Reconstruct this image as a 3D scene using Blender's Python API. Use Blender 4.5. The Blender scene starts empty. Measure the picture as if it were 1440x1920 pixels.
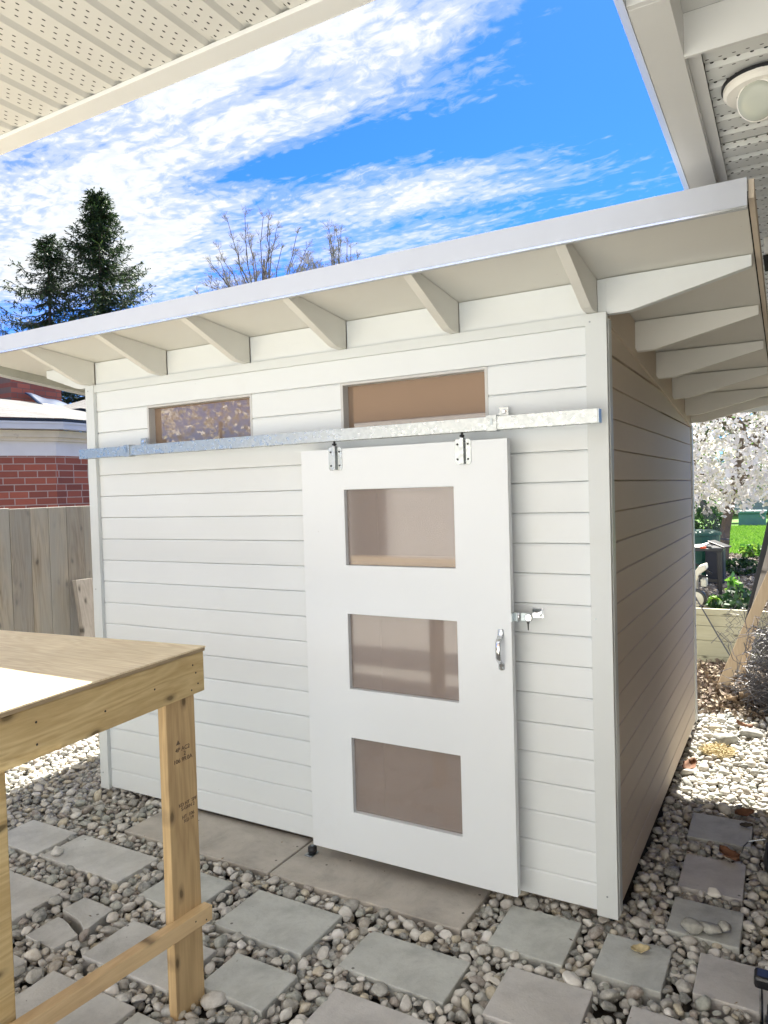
import bpy, bmesh, math, random
import numpy as np
from mathutils import Vector, Matrix, noise as mnoise
random.seed(7); rng = np.random.default_rng(11)
S = bpy.context.scene; COL = S.collection; PI = math.pi
# ------------------------------------------------------------------ camera
cam_d = bpy.data.cameras.new('camera'); cam = bpy.data.objects.new('camera', cam_d); COL.objects.link(cam)
RM = np.array([[0.87107945, 0.49029398, -0.02885159], [0.01123684, 0.03883349, 0.99918251], [-0.49101358, 0.87069155, -0.0283177]])
cm = Matrix([[RM[0][i], RM[1][i], -RM[2][i], 0] for i in range(3)] + [[0, 0, 0, 1]])
cm.translation = Vector((0.6256, -2.9165, 1.7903))
cam.matrix_world = cm
cam_d.sensor_fit = 'VERTICAL'; cam_d.sensor_height = 32; cam_d.lens = 1359.35 * 32 / 1920
cam_d.clip_end = 500; cam_d.clip_start = 0.05
S.camera = cam
# ------------------------------------------------------------------ sun, sky, exposure
SUN_EL = math.radians(54); SUN_AZ = math.radians(-1.5)      # azimuth from +Y towards +X
sun_dir = Vector((math.sin(SUN_AZ) * math.cos(SUN_EL), math.cos(SUN_AZ) * math.cos(SUN_EL), math.sin(SUN_EL)))
sl = bpy.data.lights.new('sun', 'SUN'); sl.energy = 2.6; sl.angle = math.radians(0.5); sl.color = (1, 0.955, 0.85)
so = bpy.data.objects.new('sun', sl); COL.objects.link(so); so.rotation_euler = sun_dir.to_track_quat('Z', 'Y').to_euler(); so.location = (0, 5, 12)
S.view_settings.view_transform = 'Standard'; S.view_settings.look = 'None'; S.view_settings.gamma = 1
S.view_settings.exposure = 2.84
try: S.view_settings.use_curve_mapping = False
except Exception: pass
try:
    S.cycles.max_bounces = 10; S.cycles.diffuse_bounces = 6; S.cycles.transparent_max_bounces = 12
except Exception: pass
W = bpy.data.worlds.new("World"); S.world = W; W.use_nodes = True
wt = W.node_tree; wt.nodes.clear()
class NB:
    """tiny node helper"""
    def __init__(s, t): s.t = t
    def n(s, ty, **k):
        o = s.t.nodes.new(ty)
        for a, v in k.items():
            if a.startswith('i_'):
                key = a[2:]; key = int(key) if key.isdigit() else key.replace('_', ' ')
                s.setin(o.inputs[key], v)
            else: setattr(o, a, v)
        return o
    def setin(s, inp, v):
        if isinstance(v, bpy.types.NodeSocket): s.t.links.new(v, inp)
        elif isinstance(v, bpy.types.Node): s.t.links.new(v.outputs[0], inp)
        else: inp.default_value = v
    def m(s, op, a, b=0.0, c=None, clamp=False):
        o = s.t.nodes.new('ShaderNodeMath'); o.operation = op; o.use_clamp = clamp
        s.setin(o.inputs[0], a); s.setin(o.inputs[1], b)
        if c is not None: s.setin(o.inputs[2], c)
        return o.outputs[0]
    def ramp(s, f, pts, interp='LINEAR'):
        o = s.t.nodes.new('ShaderNodeValToRGB'); s.setin(o.inputs[0], f); cr = o.color_ramp; cr.interpolation = interp
        while len(cr.elements) < len(pts): cr.elements.new(0.5)
        for e, (p, c) in zip(cr.elements, pts):
            e.position = p; e.color = (*c, 1) if len(c) == 3 else c
        return o.outputs[0]
    def mix(s, f, a, b, ty='MIX'):
        o = s.t.nodes.new('ShaderNodeMix'); o.data_type = 'RGBA'; o.blend_type = ty
        s.setin(o.inputs[0], f)
        for i, v in ((6, a), (7, b)):
            if isinstance(v, tuple): v = (*v, 1) if len(v) == 3 else v
            s.setin(o.inputs[i], v)
        return o.outputs[2]
    def noise(s, vec, scale, detail=4, rough=.5, dist=0.0):
        o = s.t.nodes.new('ShaderNodeTexNoise'); s.setin(o.inputs['Vector'], vec)
        o.inputs['Scale'].default_value = scale; o.inputs['Detail'].default_value = detail
        o.inputs['Roughness'].default_value = rough; o.inputs['Distortion'].default_value = dist
        return o.outputs[0]
    def mapping(s, vec, sc=(1, 1, 1), rot=(0, 0, 0), loc=(0, 0, 0)):
        o = s.t.nodes.new('ShaderNodeMapping'); s.setin(o.inputs[0], vec); o.inputs['Scale'].default_value = sc
        o.inputs['Rotation'].default_value = rot; o.inputs['Location'].default_value = loc
        return o.outputs[0]
b = NB(wt)
sky = b.n('ShaderNodeTexSky', sky_type='NISHITA', sun_disc=False, sun_elevation=SUN_EL, sun_rotation=SUN_AZ)
sky.altitude = 200; sky.air_density = 1.0; sky.dust_density = 0.25; sky.ozone_density = 3.0
tc = b.n('ShaderNodeTexCoord')
sp = b.n('ShaderNodeSeparateXYZ'); wt.links.new(tc.outputs['Generated'], sp.inputs[0])
zc = b.m('MAXIMUM', sp.outputs[2], 0.03)
U = b.m('DIVIDE', sp.outputs[0], zc); V = b.m('DIVIDE', sp.outputs[1], zc)
cv = b.n('ShaderNodeCombineXYZ'); b.setin(cv.inputs[0], U); b.setin(cv.inputs[1], V)
rot = math.radians(7)
mp = b.mapping(cv.outputs[0], sc=(1, 1, 1), rot=(0, 0, rot))
warp = b.n('ShaderNodeTexNoise', i_Scale=1.6, i_Vector=mp); warp.inputs['Detail'].default_value = 3
wp = b.mix(.22, mp, warp.outputs[1])
streak = b.noise(b.mapping(wp, sc=(1.0, 4.6, 1)), 1.7, 10, .60, .35)
fine = b.noise(b.mapping(wp, sc=(2.2, 3.4, 1)), 9, 8, .66, .6)
large = b.noise(cv.outputs[0], 1.1, 4, .5)
bias = 0.0
#       u      v     ru   rv    angle  weight        (cloud banks; the last ones, overhead and out of view, added as fill light)
for (cu, cw, ru, rv, an, wgt) in [(-1.30, 1.42, .60, .26, -8, .52), (-2.05, 1.66, .75, .38, 5, .50), (-.72, 1.40, .34, .15, 10, .42),
        (-1.02, 2.28, .62, .14, 8, .50), (-2.35, 2.35, .95, .6, 20, .62), (-3.1, 1.95, .8, .6, 0, .45), (-1.08, 1.86, .42, .085, 8, -.85), (-.2, 1.75, .38, .6, 0, -.55),
        (-.62, 2.0, .22, .13, 0, -.3), (-2.05, 2.62, .5, .12, 25, -.5), (-1.2, 2.72, .7, .2, 0, .16), (.3, -2.0, 3.2, 1.9, 0, .5), (0, -.1, 1.6, .95, 0, .9), (-1.5, -.6, 1.6, 1.2, 0, .3)]:
    a = math.radians(an); ca, sa = math.cos(a), math.sin(a)
    du = b.m('SUBTRACT', U, cu); dv = b.m('SUBTRACT', V, cw)
    x = b.m('DIVIDE', b.m('ADD', b.m('MULTIPLY', du, ca), b.m('MULTIPLY', dv, sa)), ru)
    y = b.m('DIVIDE', b.m('SUBTRACT', b.m('MULTIPLY', dv, ca), b.m('MULTIPLY', du, sa)), rv)
    g = b.m('EXPONENT', b.m('MULTIPLY', b.m('ADD', b.m('MULTIPLY', x, x), b.m('MULTIPLY', y, y)), -1.0))
    bias = b.m('ADD', b.m('MULTIPLY', g, wgt), bias)
bil = b.n('ShaderNodeTexVoronoi', feature='SMOOTH_F1'); bil.inputs['Scale'].default_value = 24; b.setin(bil.inputs['Vector'], b.mapping(b.mix(.10, mp, b.n('ShaderNodeTexNoise', i_Scale=4.0, i_Vector=mp).outputs[1]), sc=(1, 1.7, 1)))
puff = b.m('SUBTRACT', .55, bil.outputs['Distance'])
dens = b.m('ADD', b.m('MULTIPLY', streak, 1.75), b.m('ADD', b.m('MULTIPLY', fine, .80), b.m('ADD', b.m('MULTIPLY', large, .25), b.m('ADD', bias, b.m('MULTIPLY', puff, .34)))))
cl = b.ramp(b.m('SUBTRACT', dens, 1.19), [(.22, (0, 0, 0)), (.48, (.24, .24, .24)), (.74, (.62, .62, .62)), (1.0, (1, 1, 1))], 'EASE')
hs = b.n('ShaderNodeHueSaturation', i_Saturation=1.22, i_Value=1.0); wt.links.new(sky.outputs[0], hs.inputs['Color'])
SKY_K, CLOUD = 0.05, 3.1
tint = b.mix(1.0, hs.outputs[0], (.19, .385, .76), 'MULTIPLY')
ccol = b.mix(b.ramp(b.m('ADD', b.m('MULTIPLY', fine, .6), b.m('MULTIPLY', puff, .22)), [(.22, (0, 0, 0)), (.50, (1, 1, 1))]), (CLOUD * .80, CLOUD * .86, CLOUD * .94), (CLOUD * 1.04, CLOUD * 1.03, CLOUD * 1.01))
skyc = b.mix(cl, tint, ccol)
bg = b.n('ShaderNodeBackground', i_Strength=SKY_K); wt.links.new(skyc, bg.inputs[0])
wo = b.n('ShaderNodeOutputWorld'); wt.links.new(bg.outputs[0], wo.inputs[0])

# ------------------------------------------------------------------ materials
MATS = {}
def newmat(name):
    m = bpy.data.materials.new(name); m.use_nodes = True; m.node_tree.nodes.clear(); n = NB(m.node_tree)
    out = n.n('ShaderNodeOutputMaterial'); bs = n.n('ShaderNodeBsdfPrincipled'); m.node_tree.links.new(bs.outputs[0], out.inputs[0])
    tcn = n.n('ShaderNodeTexCoord'); MATS[name] = m
    return m, n, bs, tcn.outputs['Object'], out
def bump(n, bs, h, strength=.3, dist=.01):
    bp = n.n('ShaderNodeBump'); bp.inputs['Strength'].default_value = strength; bp.inputs['Distance'].default_value = dist
    n.setin(bp.inputs['Height'], h); n.t.links.new(bp.outputs[0], bs.inputs['Normal'])
def C3(n, bs, c):
    n.setin(bs.inputs['Base Color'], (*c, 1) if isinstance(c, tuple) else c)
def simple(name, c, rough=.5, metal=0, var=.08, scale=6, bstr=.05, bscale=60, dirt=None):
    m, n, bs, oc, out = newmat(name)
    f = n.noise(oc, scale, 5, .6)
    lo = tuple(x * (1 - var) for x in c); hi = tuple(min(1, x * (1 + var)) for x in c)
    col = n.ramp(f, [(.3, lo), (.7, hi)])
    if dirt:
        d = n.ramp(n.noise(oc, dirt[1], 8, .7), [(dirt[2], (0, 0, 0)), (dirt[2] + .12, (1, 1, 1))])
        col = n.mix(n.m('MULTIPLY', d, dirt[3]), col, dirt[0])
    C3(n, bs, col)
    bs.inputs['Roughness'].default_value = rough; bs.inputs['Metallic'].default_value = metal
    bump(n, bs, n.noise(oc, bscale, 3), bstr, .004)
    return m
def paint(name, c, grain_axis=0, gstr=.12, rough=.42, specks=True):
    """painted wood: faint grain, small marks"""
    m, n, bs, oc, out = newmat(name)
    sc = [26, 26, 26]; sc[grain_axis] = 1.6
    gr = n.noise(n.mapping(oc, sc=tuple(sc)), 3, 5, .6, .4)
    f = n.noise(oc, 1.7, 4, .6)
    col = n.mix(f, tuple(x * .955 for x in c), tuple(min(1, x * 1.02) for x in c))
    if specks:
        vo = n.n('ShaderNodeTexVoronoi'); vo.inputs['Scale'].default_value = 7; n.setin(vo.inputs['Vector'], oc)
        s1 = n.m('LESS_THAN', vo.outputs['Distance'], .018)
        col = n.mix(n.m('MULTIPLY', s1, .35), col, (.33, .3, .26))
        d = n.ramp(n.noise(oc, 2.6, 9, .7), [(.6, (0, 0, 0)), (.78, (1, 1, 1))])
        col = n.mix(n.m('MULTIPLY', d, .10), col, (.5, .46, .38))
    gi = n.n('ShaderNodeNewGeometry'); isl = n.ramp(gi.outputs['Random Per Island'], [(0, (.955, .955, .95)), (1, (1, 1, 1))]); col = n.mix(1.0, col, isl, 'MULTIPLY')
    C3(n, bs, col); bs.inputs['Roughness'].default_value = rough
    bump(n, bs, n.m('ADD', gr, n.m('MULTIPLY', n.noise(oc, 90, 2), .25)), gstr, .003)
    return m
paint('white_paint', (.735, .77, .785), 0)
paint('white_paint_shaded', (.64, .55, .44), 1, .12, .62)  # the white siding paint again, the side's warm shade mixed into its colour
paint('trim_paint', (.66, .695, .70), 2, .08)
paint('door_paint', (.725, .76, .785), 2, .05, .36)
paint('roof_paint', (.75, .74, .69), 0, .16, .55)
paint('jamb_paint', (.55, .55, .54), 2, .08)
simple('drip_metal', (.50, .52, .56), .38, 0, .03, 3, .02, 20)
simple('vinyl_white', (.67, .675, .66), .42, 0, .03, 3, .02, 20)
simple('grey_fascia', (.42, .43, .38), .5)
simple('dark_gap', (.02, .02, .018), .9)
simple('zinc', (.34, .38, .40), .3, 1, .12, 30, .05, 60)
simple('steel_bright', (.75, .77, .8), .14, 1, .05, 20, .03, 30)
simple('black_plastic', (.012, .013, .016), .35)
simple('dark_metal', (.02, .021, .024), .4, .3)
simple('soil', (.10, .088, .07), .95, 0, .5, 14, .8, 40)
simple('green_bin', (.012, .09, .062), .45)
simple('teal_plastic', (.10, .21, .21), .5)
simple('cream_plastic', (.66, .62, .50), .4)
simple('navy_cover', (.006, .010, .022), .5, 0, .2, 6, .3, 20)
simple('white_plastic', (.80, .78, .72), .35)
simple('lens_plastic', (.40, .42, .36), .22)
simple('blue_tarp', (.012, .035, .09), .4)
simple('rust_leaf', (.19, .09, .05), .8, 0, .4, 20)
simple('dry_leaf', (.28, .20, .125), .8, 0, .4, 20)
simple('paper', (.78, .78, .75), .7)
simple('orange_plastic', (.6, .08, .02), .5)
simple('straw', (.55, .46, .27), .8, 0, .3, 30)
simple('cord', (.10, .10, .11), .6)
simple('key_black', (.01, .01, .01), .5)
simple('stamp_ink', (.14, .095, .06), .8)
simple('ink', (.035, .028, .022), .8)
simple('terracotta', (.35, .10, .05), .8, 0, .2, 10)
simple('twig', (.34, .31, .28), .9, 0, .3, 4)
simple('trunk', (.10, .075, .055), .9, 0, .35, 12, .8, 30)
simple('magnolia_bark', (.17, .135, .10), .9, 0, .3, 12, .6, 40)
simple('bounce_wall_render', (.80, .80, .765), .7)
simple('reflection_brown', (.30, .20, .13), .7)
simple('tan_siding', (.27, .23, .18), .8)
simple('glass_dark', (.02, .03, .04), .1)
simple('shed_interior', (.36, .31, .27), .9)
simple('mauve_board', (.56, .53, .51), .7)
simple('pale_rail', (.82, .68, .48), .7)

def galv():
    m, n, bs, oc, out = newmat('galvanised')
    vo = n.n('ShaderNodeTexVoronoi'); vo.inputs['Scale'].default_value = 90; n.setin(vo.inputs['Vector'], n.mapping(oc, sc=(1, 1, 1)))
    sp_ = n.n('ShaderNodeSeparateColor'); n.t.links.new(vo.outputs['Color'], sp_.inputs[0])
    C3(n, bs, n.ramp(sp_.outputs[0], [(0, (.42, .45, .455)), (1, (.48, .51, .51))]))
    bs.inputs['Metallic'].default_value = .9
    n.setin(bs.inputs['Roughness'], n.m('ADD', n.m('MULTIPLY', sp_.outputs[1], .22), .24))
    bump(n, bs, sp_.outputs[2], .05, .0015)
galv()
def wood(name, pale, dark, axis=1, knots=True, rings=9, rough=.65, ringcon=.5, grey=None, seed=0.0, thin=0):
    """lumber with grain along local axis"""
    m, n, bs, oc, out = newmat(name)
    oc = n.mapping(oc, loc=(seed, seed * 1.7, seed * .6))
    sc = [7, 7, 7]; sc[axis] = .55
    st = n.mapping(oc, sc=tuple(sc))
    big = n.noise(st, 1.5, 3, .5, .6)
    w_ = n.m('FRACT', n.m('MULTIPLY', big, rings))
    ring = n.m('ABSOLUTE', n.m('SUBTRACT', w_, .5))
    sc2 = [160, 160, 160]; sc2[axis] = 5
    fib = n.noise(n.mapping(oc, sc=tuple(sc2)), 1, 4, .6)
    f = n.m('ADD', n.m('MULTIPLY', ring, ringcon * 2), n.m('MULTIPLY', n.m('SUBTRACT', fib, .5), .9))
    col = n.mix(n.m('ADD', f, 0, clamp=True), pale, dark)
    bl = n.ramp(n.noise(oc, 2.3, 4, .6), [(.4, (0, 0, 0)), (.75, (1, 1, 1))])
    col = n.mix(n.m('MULTIPLY', bl, .30), col, tuple(x * .60 for x in dark))
    if knots:
        vs = [7, 7, 7]; vs[axis] = 3.2; vs[thin] = .25
        kx = n.n('ShaderNodeSeparateXYZ'); n.setin(kx.inputs[0], oc); o1, o2 = [i for i in range(3) if i != thin]
        kc = n.n('ShaderNodeCombineXYZ'); wob = n.m('MULTIPLY', n.noise(oc, 14, 3), .02)
        n.setin(kc.inputs[0], n.m('MULTIPLY', n.m('ADD', kx.outputs[o1], wob), vs[o1])); n.setin(kc.inputs[1], n.m('MULTIPLY', n.m('ADD', kx.outputs[o2], wob), vs[o2]))
        vo = n.n('ShaderNodeTexVoronoi', voronoi_dimensions='2D'); vo.inputs['Scale'].default_value = 1; n.setin(vo.inputs['Vector'], kc.outputs[0])
        k = n.ramp(vo.outputs['Distance'], [(.035, (1, 1, 1)), (.075, (.35, .35, .35)), (.13, (0, 0, 0))])
        col = n.mix(n.m('MULTIPLY', k, .9), col, tuple(x * .30 for x in dark))
    if grey:
        g = n.ramp(n.noise(n.mapping(oc, sc=tuple(3 if i != axis else .7 for i in range(3))), 2, 5, .6), [(.25, (0, 0, 0)), (.6, (1, 1, 1))])
        col = n.mix(n.m('MULTIPLY', g, .85), col, grey)
    C3(n, bs, col); bs.inputs['Roughness'].default_value = rough
    bump(n, bs, n.m('ADD', fib, ring), .25, .003)
wood('pine_y', (.72, .55, .27), (.47, .31, .12), 1, rings=7, ringcon=.6, seed=1)
wood('pine_z', (.62, .44, .22), (.40, .26, .12), 2, rings=7, ringcon=.6, seed=2)
wood('pine_bright', (.74, .54, .29), (.52, .34, .17), 1, rings=6, seed=5)
wood('plywood', (.86, .73, .50), (.60, .43, .24), 0, knots=False, rings=15, ringcon=.5, seed=3)
wood('plywood_edge', (.45, .34, .20), (.22, .16, .09), 1, knots=False, seed=4)
wood('fence_board', (.56, .49, .37), (.30, .25, .18), 2, rings=9, ringcon=.8, grey=(.42, .42, .39), rough=.85, seed=6)
wood('fence_board_dark', (.46, .40, .31), (.23, .19, .15), 2, rings=10, ringcon=.8, grey=(.36, .36, .335), rough=.85, seed=9)
wood('retaining_board', (.58, .54, .36), (.47, .42, .25), 0, rings=5, ringcon=.3, seed=7, thin=1)
wood('stud', (.55, .42, .27), (.42, .30, .18), 2, seed=8)
wood('weathered', (.36, .33, .29), (.24, .21, .18), 2, rough=.85, seed=12)

def soffit_mat(name, axis, col, pitch, off, rows=4):
    """vented soffit: small dark slots in staggered rows; ribs along `axis`, pitch across it"""
    m, n, bs, oc, out = newmat(name)
    s = n.n('ShaderNodeSeparateXYZ'); n.t.links.new(oc, s.inputs[0])
    along = s.outputs[axis]; across = s.outputs[1 - axis]
    a = n.m('FRACT', n.m('DIVIDE', n.m('SUBTRACT', across, off), pitch))           # 0..1 over a panel
    r = n.m('MULTIPLY', a, rows + 1.6); ri = n.m('FLOOR', r); rf = n.m('FRACT', r)
    okr = n.m('MULTIPLY', n.m('GREATER_THAN', ri, .5), n.m('LESS_THAN', ri, rows + .5))
    al = n.m('FRACT', n.m('ADD', n.m('DIVIDE', along, .030), n.m('MULTIPLY', ri, .37)))
    dx = n.m('MULTIPLY', n.m('SUBTRACT', rf, .5), pitch / (rows + 1.6)); dy = n.m('MULTIPLY', n.m('SUBTRACT', al, .5), .030)
    # slot: long across the pitch direction or along
    e = n.m('ADD', n.m('POWER', n.m('DIVIDE', dx, .0021), 2.0), n.m('POWER', n.m('DIVIDE', dy, .0046), 2.0))
    hole = n.m('MULTIPLY', n.m('LESS_THAN', e, 1.0), okr)
    base = n.mix(n.noise(oc, 2, 3), tuple(x * .96 for x in col), col)
    C3(n, bs, n.mix(hole, base, (.03, .028, .025))); bs.inputs['Roughness'].default_value = .45
    bump(n, bs, n.m('MULTIPLY', e, -1.0), .0, .001)
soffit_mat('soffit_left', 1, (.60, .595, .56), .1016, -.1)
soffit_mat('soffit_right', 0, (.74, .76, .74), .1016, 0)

def pane_mat(name, tint, dif, tr, ro=.13, coat=.5):
    m, n, bs, oc, out = newmat(name)
    C3(n, bs, n.mix(n.noise(oc, 1.5, 3), dif, tuple(x * 1.12 for x in dif)))
    bs.inputs['Roughness'].default_value = ro; bs.inputs['IOR'].default_value = 1.75
    bs.inputs['Coat Weight'].default_value = coat; bs.inputs['Coat Roughness'].default_value = ro
    t = n.n('ShaderNodeBsdfTransparent'); t.inputs[0].default_value = (*tint, 1)
    mx = n.n('ShaderNodeMixShader'); mx.inputs[0].default_value = tr
    n.t.links.new(bs.outputs[0], mx.inputs[1]); n.t.links.new(t.outputs[0], mx.inputs[2]); n.t.links.new(mx.outputs[0], out.inputs[0])
pane_mat('pane_bronze', (.8, .65, .55), (.235, .165, .115), .06, .015, .6)
pane_mat('pane_mauve', (.93, .86, .82), (.36, .315, .29), .5, .05, .8)

def brick_mat(name, axis_u, mortar=(.50, .42, .38)):
    m, n, bs, oc, out = newmat(name)
    s = n.n('ShaderNodeSeparateXYZ'); n.t.links.new(oc, s.inputs[0])
    c = n.n('ShaderNodeCombineXYZ'); n.setin(c.inputs[0], s.outputs[axis_u]); n.setin(c.inputs[1], s.outputs[2])
    br = n.n('ShaderNodeTexBrick'); n.setin(br.inputs['Vector'], c.outputs[0]); br.inputs['Scale'].default_value = 1
    br.inputs['Brick Width'].default_value = .215; br.inputs['Row Height'].default_value = .0762; br.inputs['Mortar Size'].default_value = .0055
    br.inputs['Mortar Smooth'].default_value = .2; br.inputs['Bias'].default_value = -.1
    br.offset_frequency = 2; br.squash = .9; br.squash_frequency = 3
    br.inputs['Color1'].default_value = (.42, .11, .065, 1); br.inputs['Color2'].default_value = (.17, .045, .034, 1); br.inputs['Mortar'].default_value = (*mortar, 1)
    col = n.mix(n.m('MULTIPLY', n.noise(oc, 22, 5, .7), .55), br.outputs[0], (.21, .08, .06))
    C3(n, bs, col); bs.inputs['Roughness'].default_value = .85
    bump(n, bs, n.m('ADD', n.m('MULTIPLY', br.outputs['Fac'], -1.0), n.m('MULTIPLY', n.noise(oc, 60, 4), .3)), .6, .008)
brick_mat('brick_wall', 0); brick_mat('brick_chimney', 0, (.13, .10, .09))

def shingles():
    m, n, bs, oc, out = newmat('shingles')
    br = n.n('ShaderNodeTexBrick'); n.setin(br.inputs['Vector'], oc); br.inputs['Scale'].default_value = 1
    br.inputs['Brick Width'].default_value = .16; br.inputs['Row Height'].default_value = .14; br.inputs['Mortar Size'].default_value = .010
    br.inputs['Color1'].default_value = (.20, .19, .185, 1); br.inputs['Color2'].default_value = (.12, .115, .11, 1); br.inputs['Mortar'].default_value = (.08, .08, .08, 1)
    C3(n, bs, n.mix(.35, br.outputs[0], n.ramp(n.noise(oc, 120, 2), [(.35, (.09, .09, .09)), (.65, (.28, .27, .26))]))); bs.inputs['Roughness'].default_value = .9
    bump(n, bs, n.m('MULTIPLY', br.outputs['Fac'], -1.0), .5, .01)
shingles()

def concrete(name, c, seed):
    m, n, bs, oc, out = newmat(name)
    oc = n.mapping(oc, loc=(seed, seed, 0))
    f = n.noise(oc, 4.5, 8, .68, .3); g = n.noise(oc, 130, 3, .6)
    col = n.ramp(f, [(.28, tuple(x * .66 for x in c)), (.5, c), (.74, tuple(min(.9, x * 1.25) for x in c))])
    st = n.ramp(n.noise(n.mapping(oc, loc=(3, 1, 0)), 2.2, 7, .7), [(.52, (0, 0, 0)), (.72, (1, 1, 1))])
    col = n.mix(n.m('MULTIPLY', st, .45), col, (c[0] * 1.0, c[1] * .95, c[2] * .89))
    col = n.mix(n.m('MULTIPLY', g, .22), col, tuple(x * .45 for x in c))
    vo = n.n('ShaderNodeTexVoronoi'); vo.inputs['Scale'].default_value = 15; n.setin(vo.inputs['Vector'], oc)
    sp2 = n.n('ShaderNodeSeparateColor'); n.t.links.new(vo.outputs['Color'], sp2.inputs[0])
    fl = n.m('MULTIPLY', n.m('LESS_THAN', vo.outputs['Distance'], .09), n.m('GREATER_THAN', sp2.outputs[0], .62))
    pit_ = n.ramp(n.noise(oc, 48, 5, .75), [(.60, (0, 0, 0)), (.70, (1, 1, 1))]); col = n.mix(n.m('MULTIPLY', pit_, .35), col, tuple(x * .4 for x in c))
    col = n.mix(n.m('MULTIPLY', fl, .75), col, n.ramp(sp2.outputs[1], [(.4, (.05, .045, .04)), (.6, (.55, .53, .5))], 'CONSTANT'))
    C3(n, bs, col); bs.inputs['Roughness'].default_value = .82
    bump(n, bs, n.m('ADD', n.m('MULTIPLY', g, .6), f), .35, .006)
concrete('paver_grey', (.58, .58, .555), 0); concrete('paver_warm', (.56, .545, .525), 4); concrete('paver_cool', (.54, .555, .525), 9)
concrete('step_stone', (.49, .455, .405), 14)
simple('stone_grey', (.36, .36, .33), .7, 0, .4, 25, .3, 120)
simple('stone_pale', (.55, .54, .50), .7, 0, .3, 25, .3, 120)

def pebble():
    m, n, bs, oc, out = newmat('pebbles')
    ge = n.n('ShaderNodeNewGeometry'); rnd = ge.outputs['Random Per Island']
    col = n.ramp(rnd, [(0, (.30, .29, .26)), (.10, (.50, .48, .44)), (.2, (.17, .18, .17)), (.30, (.56, .53, .47)), (.4, (.36, .36, .33)), (.5, (.62, .60, .55)), (.58, (.38, .34, .28)),
                        (.66, (.30, .32, .28)), (.74, (.72, .70, .66)), (.80, (.24, .20, .17)), (.86, (.52, .50, .46)), (.93, (.48, .42, .30)), (1, (.20, .19, .18))], 'CONSTANT')
    w4 = n.n('ShaderNodeTexNoise', noise_dimensions='4D'); n.setin(w4.inputs['Vector'], oc); n.setin(w4.inputs['W'], n.m('MULTIPLY', rnd, 50))
    w4.inputs['Scale'].default_value = 55; w4.inputs['Detail'].default_value = 7; w4.inputs['Roughness'].default_value = .7
    col = n.mix(n.ramp(w4.outputs[0], [(.35, (0, 0, 0)), (.7, (1, 1, 1))]), n.mix(.12, col, (.16, .15, .13)), n.mix(.45, col, (.80, .78, .73)))
    C3(n, bs, col); bs.inputs['Roughness'].default_value = .68
    bump(n, bs, n.noise(oc, 180, 4, .6), .35, .004)
pebble()
def island_mat(name, cols, rough=.6, trans=0.0):
    m, n, bs, oc, out = newmat(name)
    ge = n.n('ShaderNodeNewGeometry'); k = len(cols)
    col = n.ramp(ge.outputs['Random Per Island'], [(i / k, c) for i, c in enumerate(cols)], 'CONSTANT')
    C3(n, bs, col); bs.inputs['Roughness'].default_value = rough
    if trans:
        t = n.n('ShaderNodeBsdfTranslucent'); n.setin(t.inputs[0], col)
        mx = n.n('ShaderNodeMixShader'); mx.inputs[0].default_value = trans
        n.t.links.new(bs.outputs[0], mx.inputs[1]); n.t.links.new(t.outputs[0], mx.inputs[2]); n.t.links.new(mx.outputs[0], out.inputs[0])
island_mat('spruce_needles', [(.03, .06, .022), (.05, .09, .03), (.02, .042, .018), (.08, .12, .035), (.035, .07, .032)], .6, .15)
island_mat('petals', [(.84, .82, .80), (.88, .87, .86), (.76, .73, .70), (.86, .85, .84), (.66, .64, .50), (.86, .84, .82)], .6, .3)
island_mat('fresh_leaf', [(.10, .26, .03), (.16, .34, .04), (.05, .15, .03), (.22, .38, .05)], .5, .4)
island_mat('dark_leaf', [(.02, .06, .02), (.035, .09, .03), (.015, .04, .02), (.05, .12, .03)], .5, .2)
island_mat('hedge_leaf', [(.10, .16, .05), (.16, .20, .06), (.22, .22, .10), (.06, .10, .04), (.12, .11, .07)], .6, .3)
island_mat('litter', [(.25, .19, .13), (.17, .12, .09), (.36, .29, .20), (.10, .07, .05), (.27, .22, .17)], .85)
island_mat('mulch_bits', [(.34, .30, .26), (.20, .16, .13), (.46, .42, .37), (.12, .10, .08), (.40, .35, .30)], .9)
island_mat('grass_blades', [(.14, .30, .03), (.19, .36, .04), (.10, .24, .03), (.24, .40, .06)], .6, .4)
simple('lawn_ground', (.10, .22, .03), .9, 0, .3, 8, .5, 30)
simple('mulch_ground', (.24, .21, .18), .95, 0, .45, 9, .8, 40)

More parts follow.
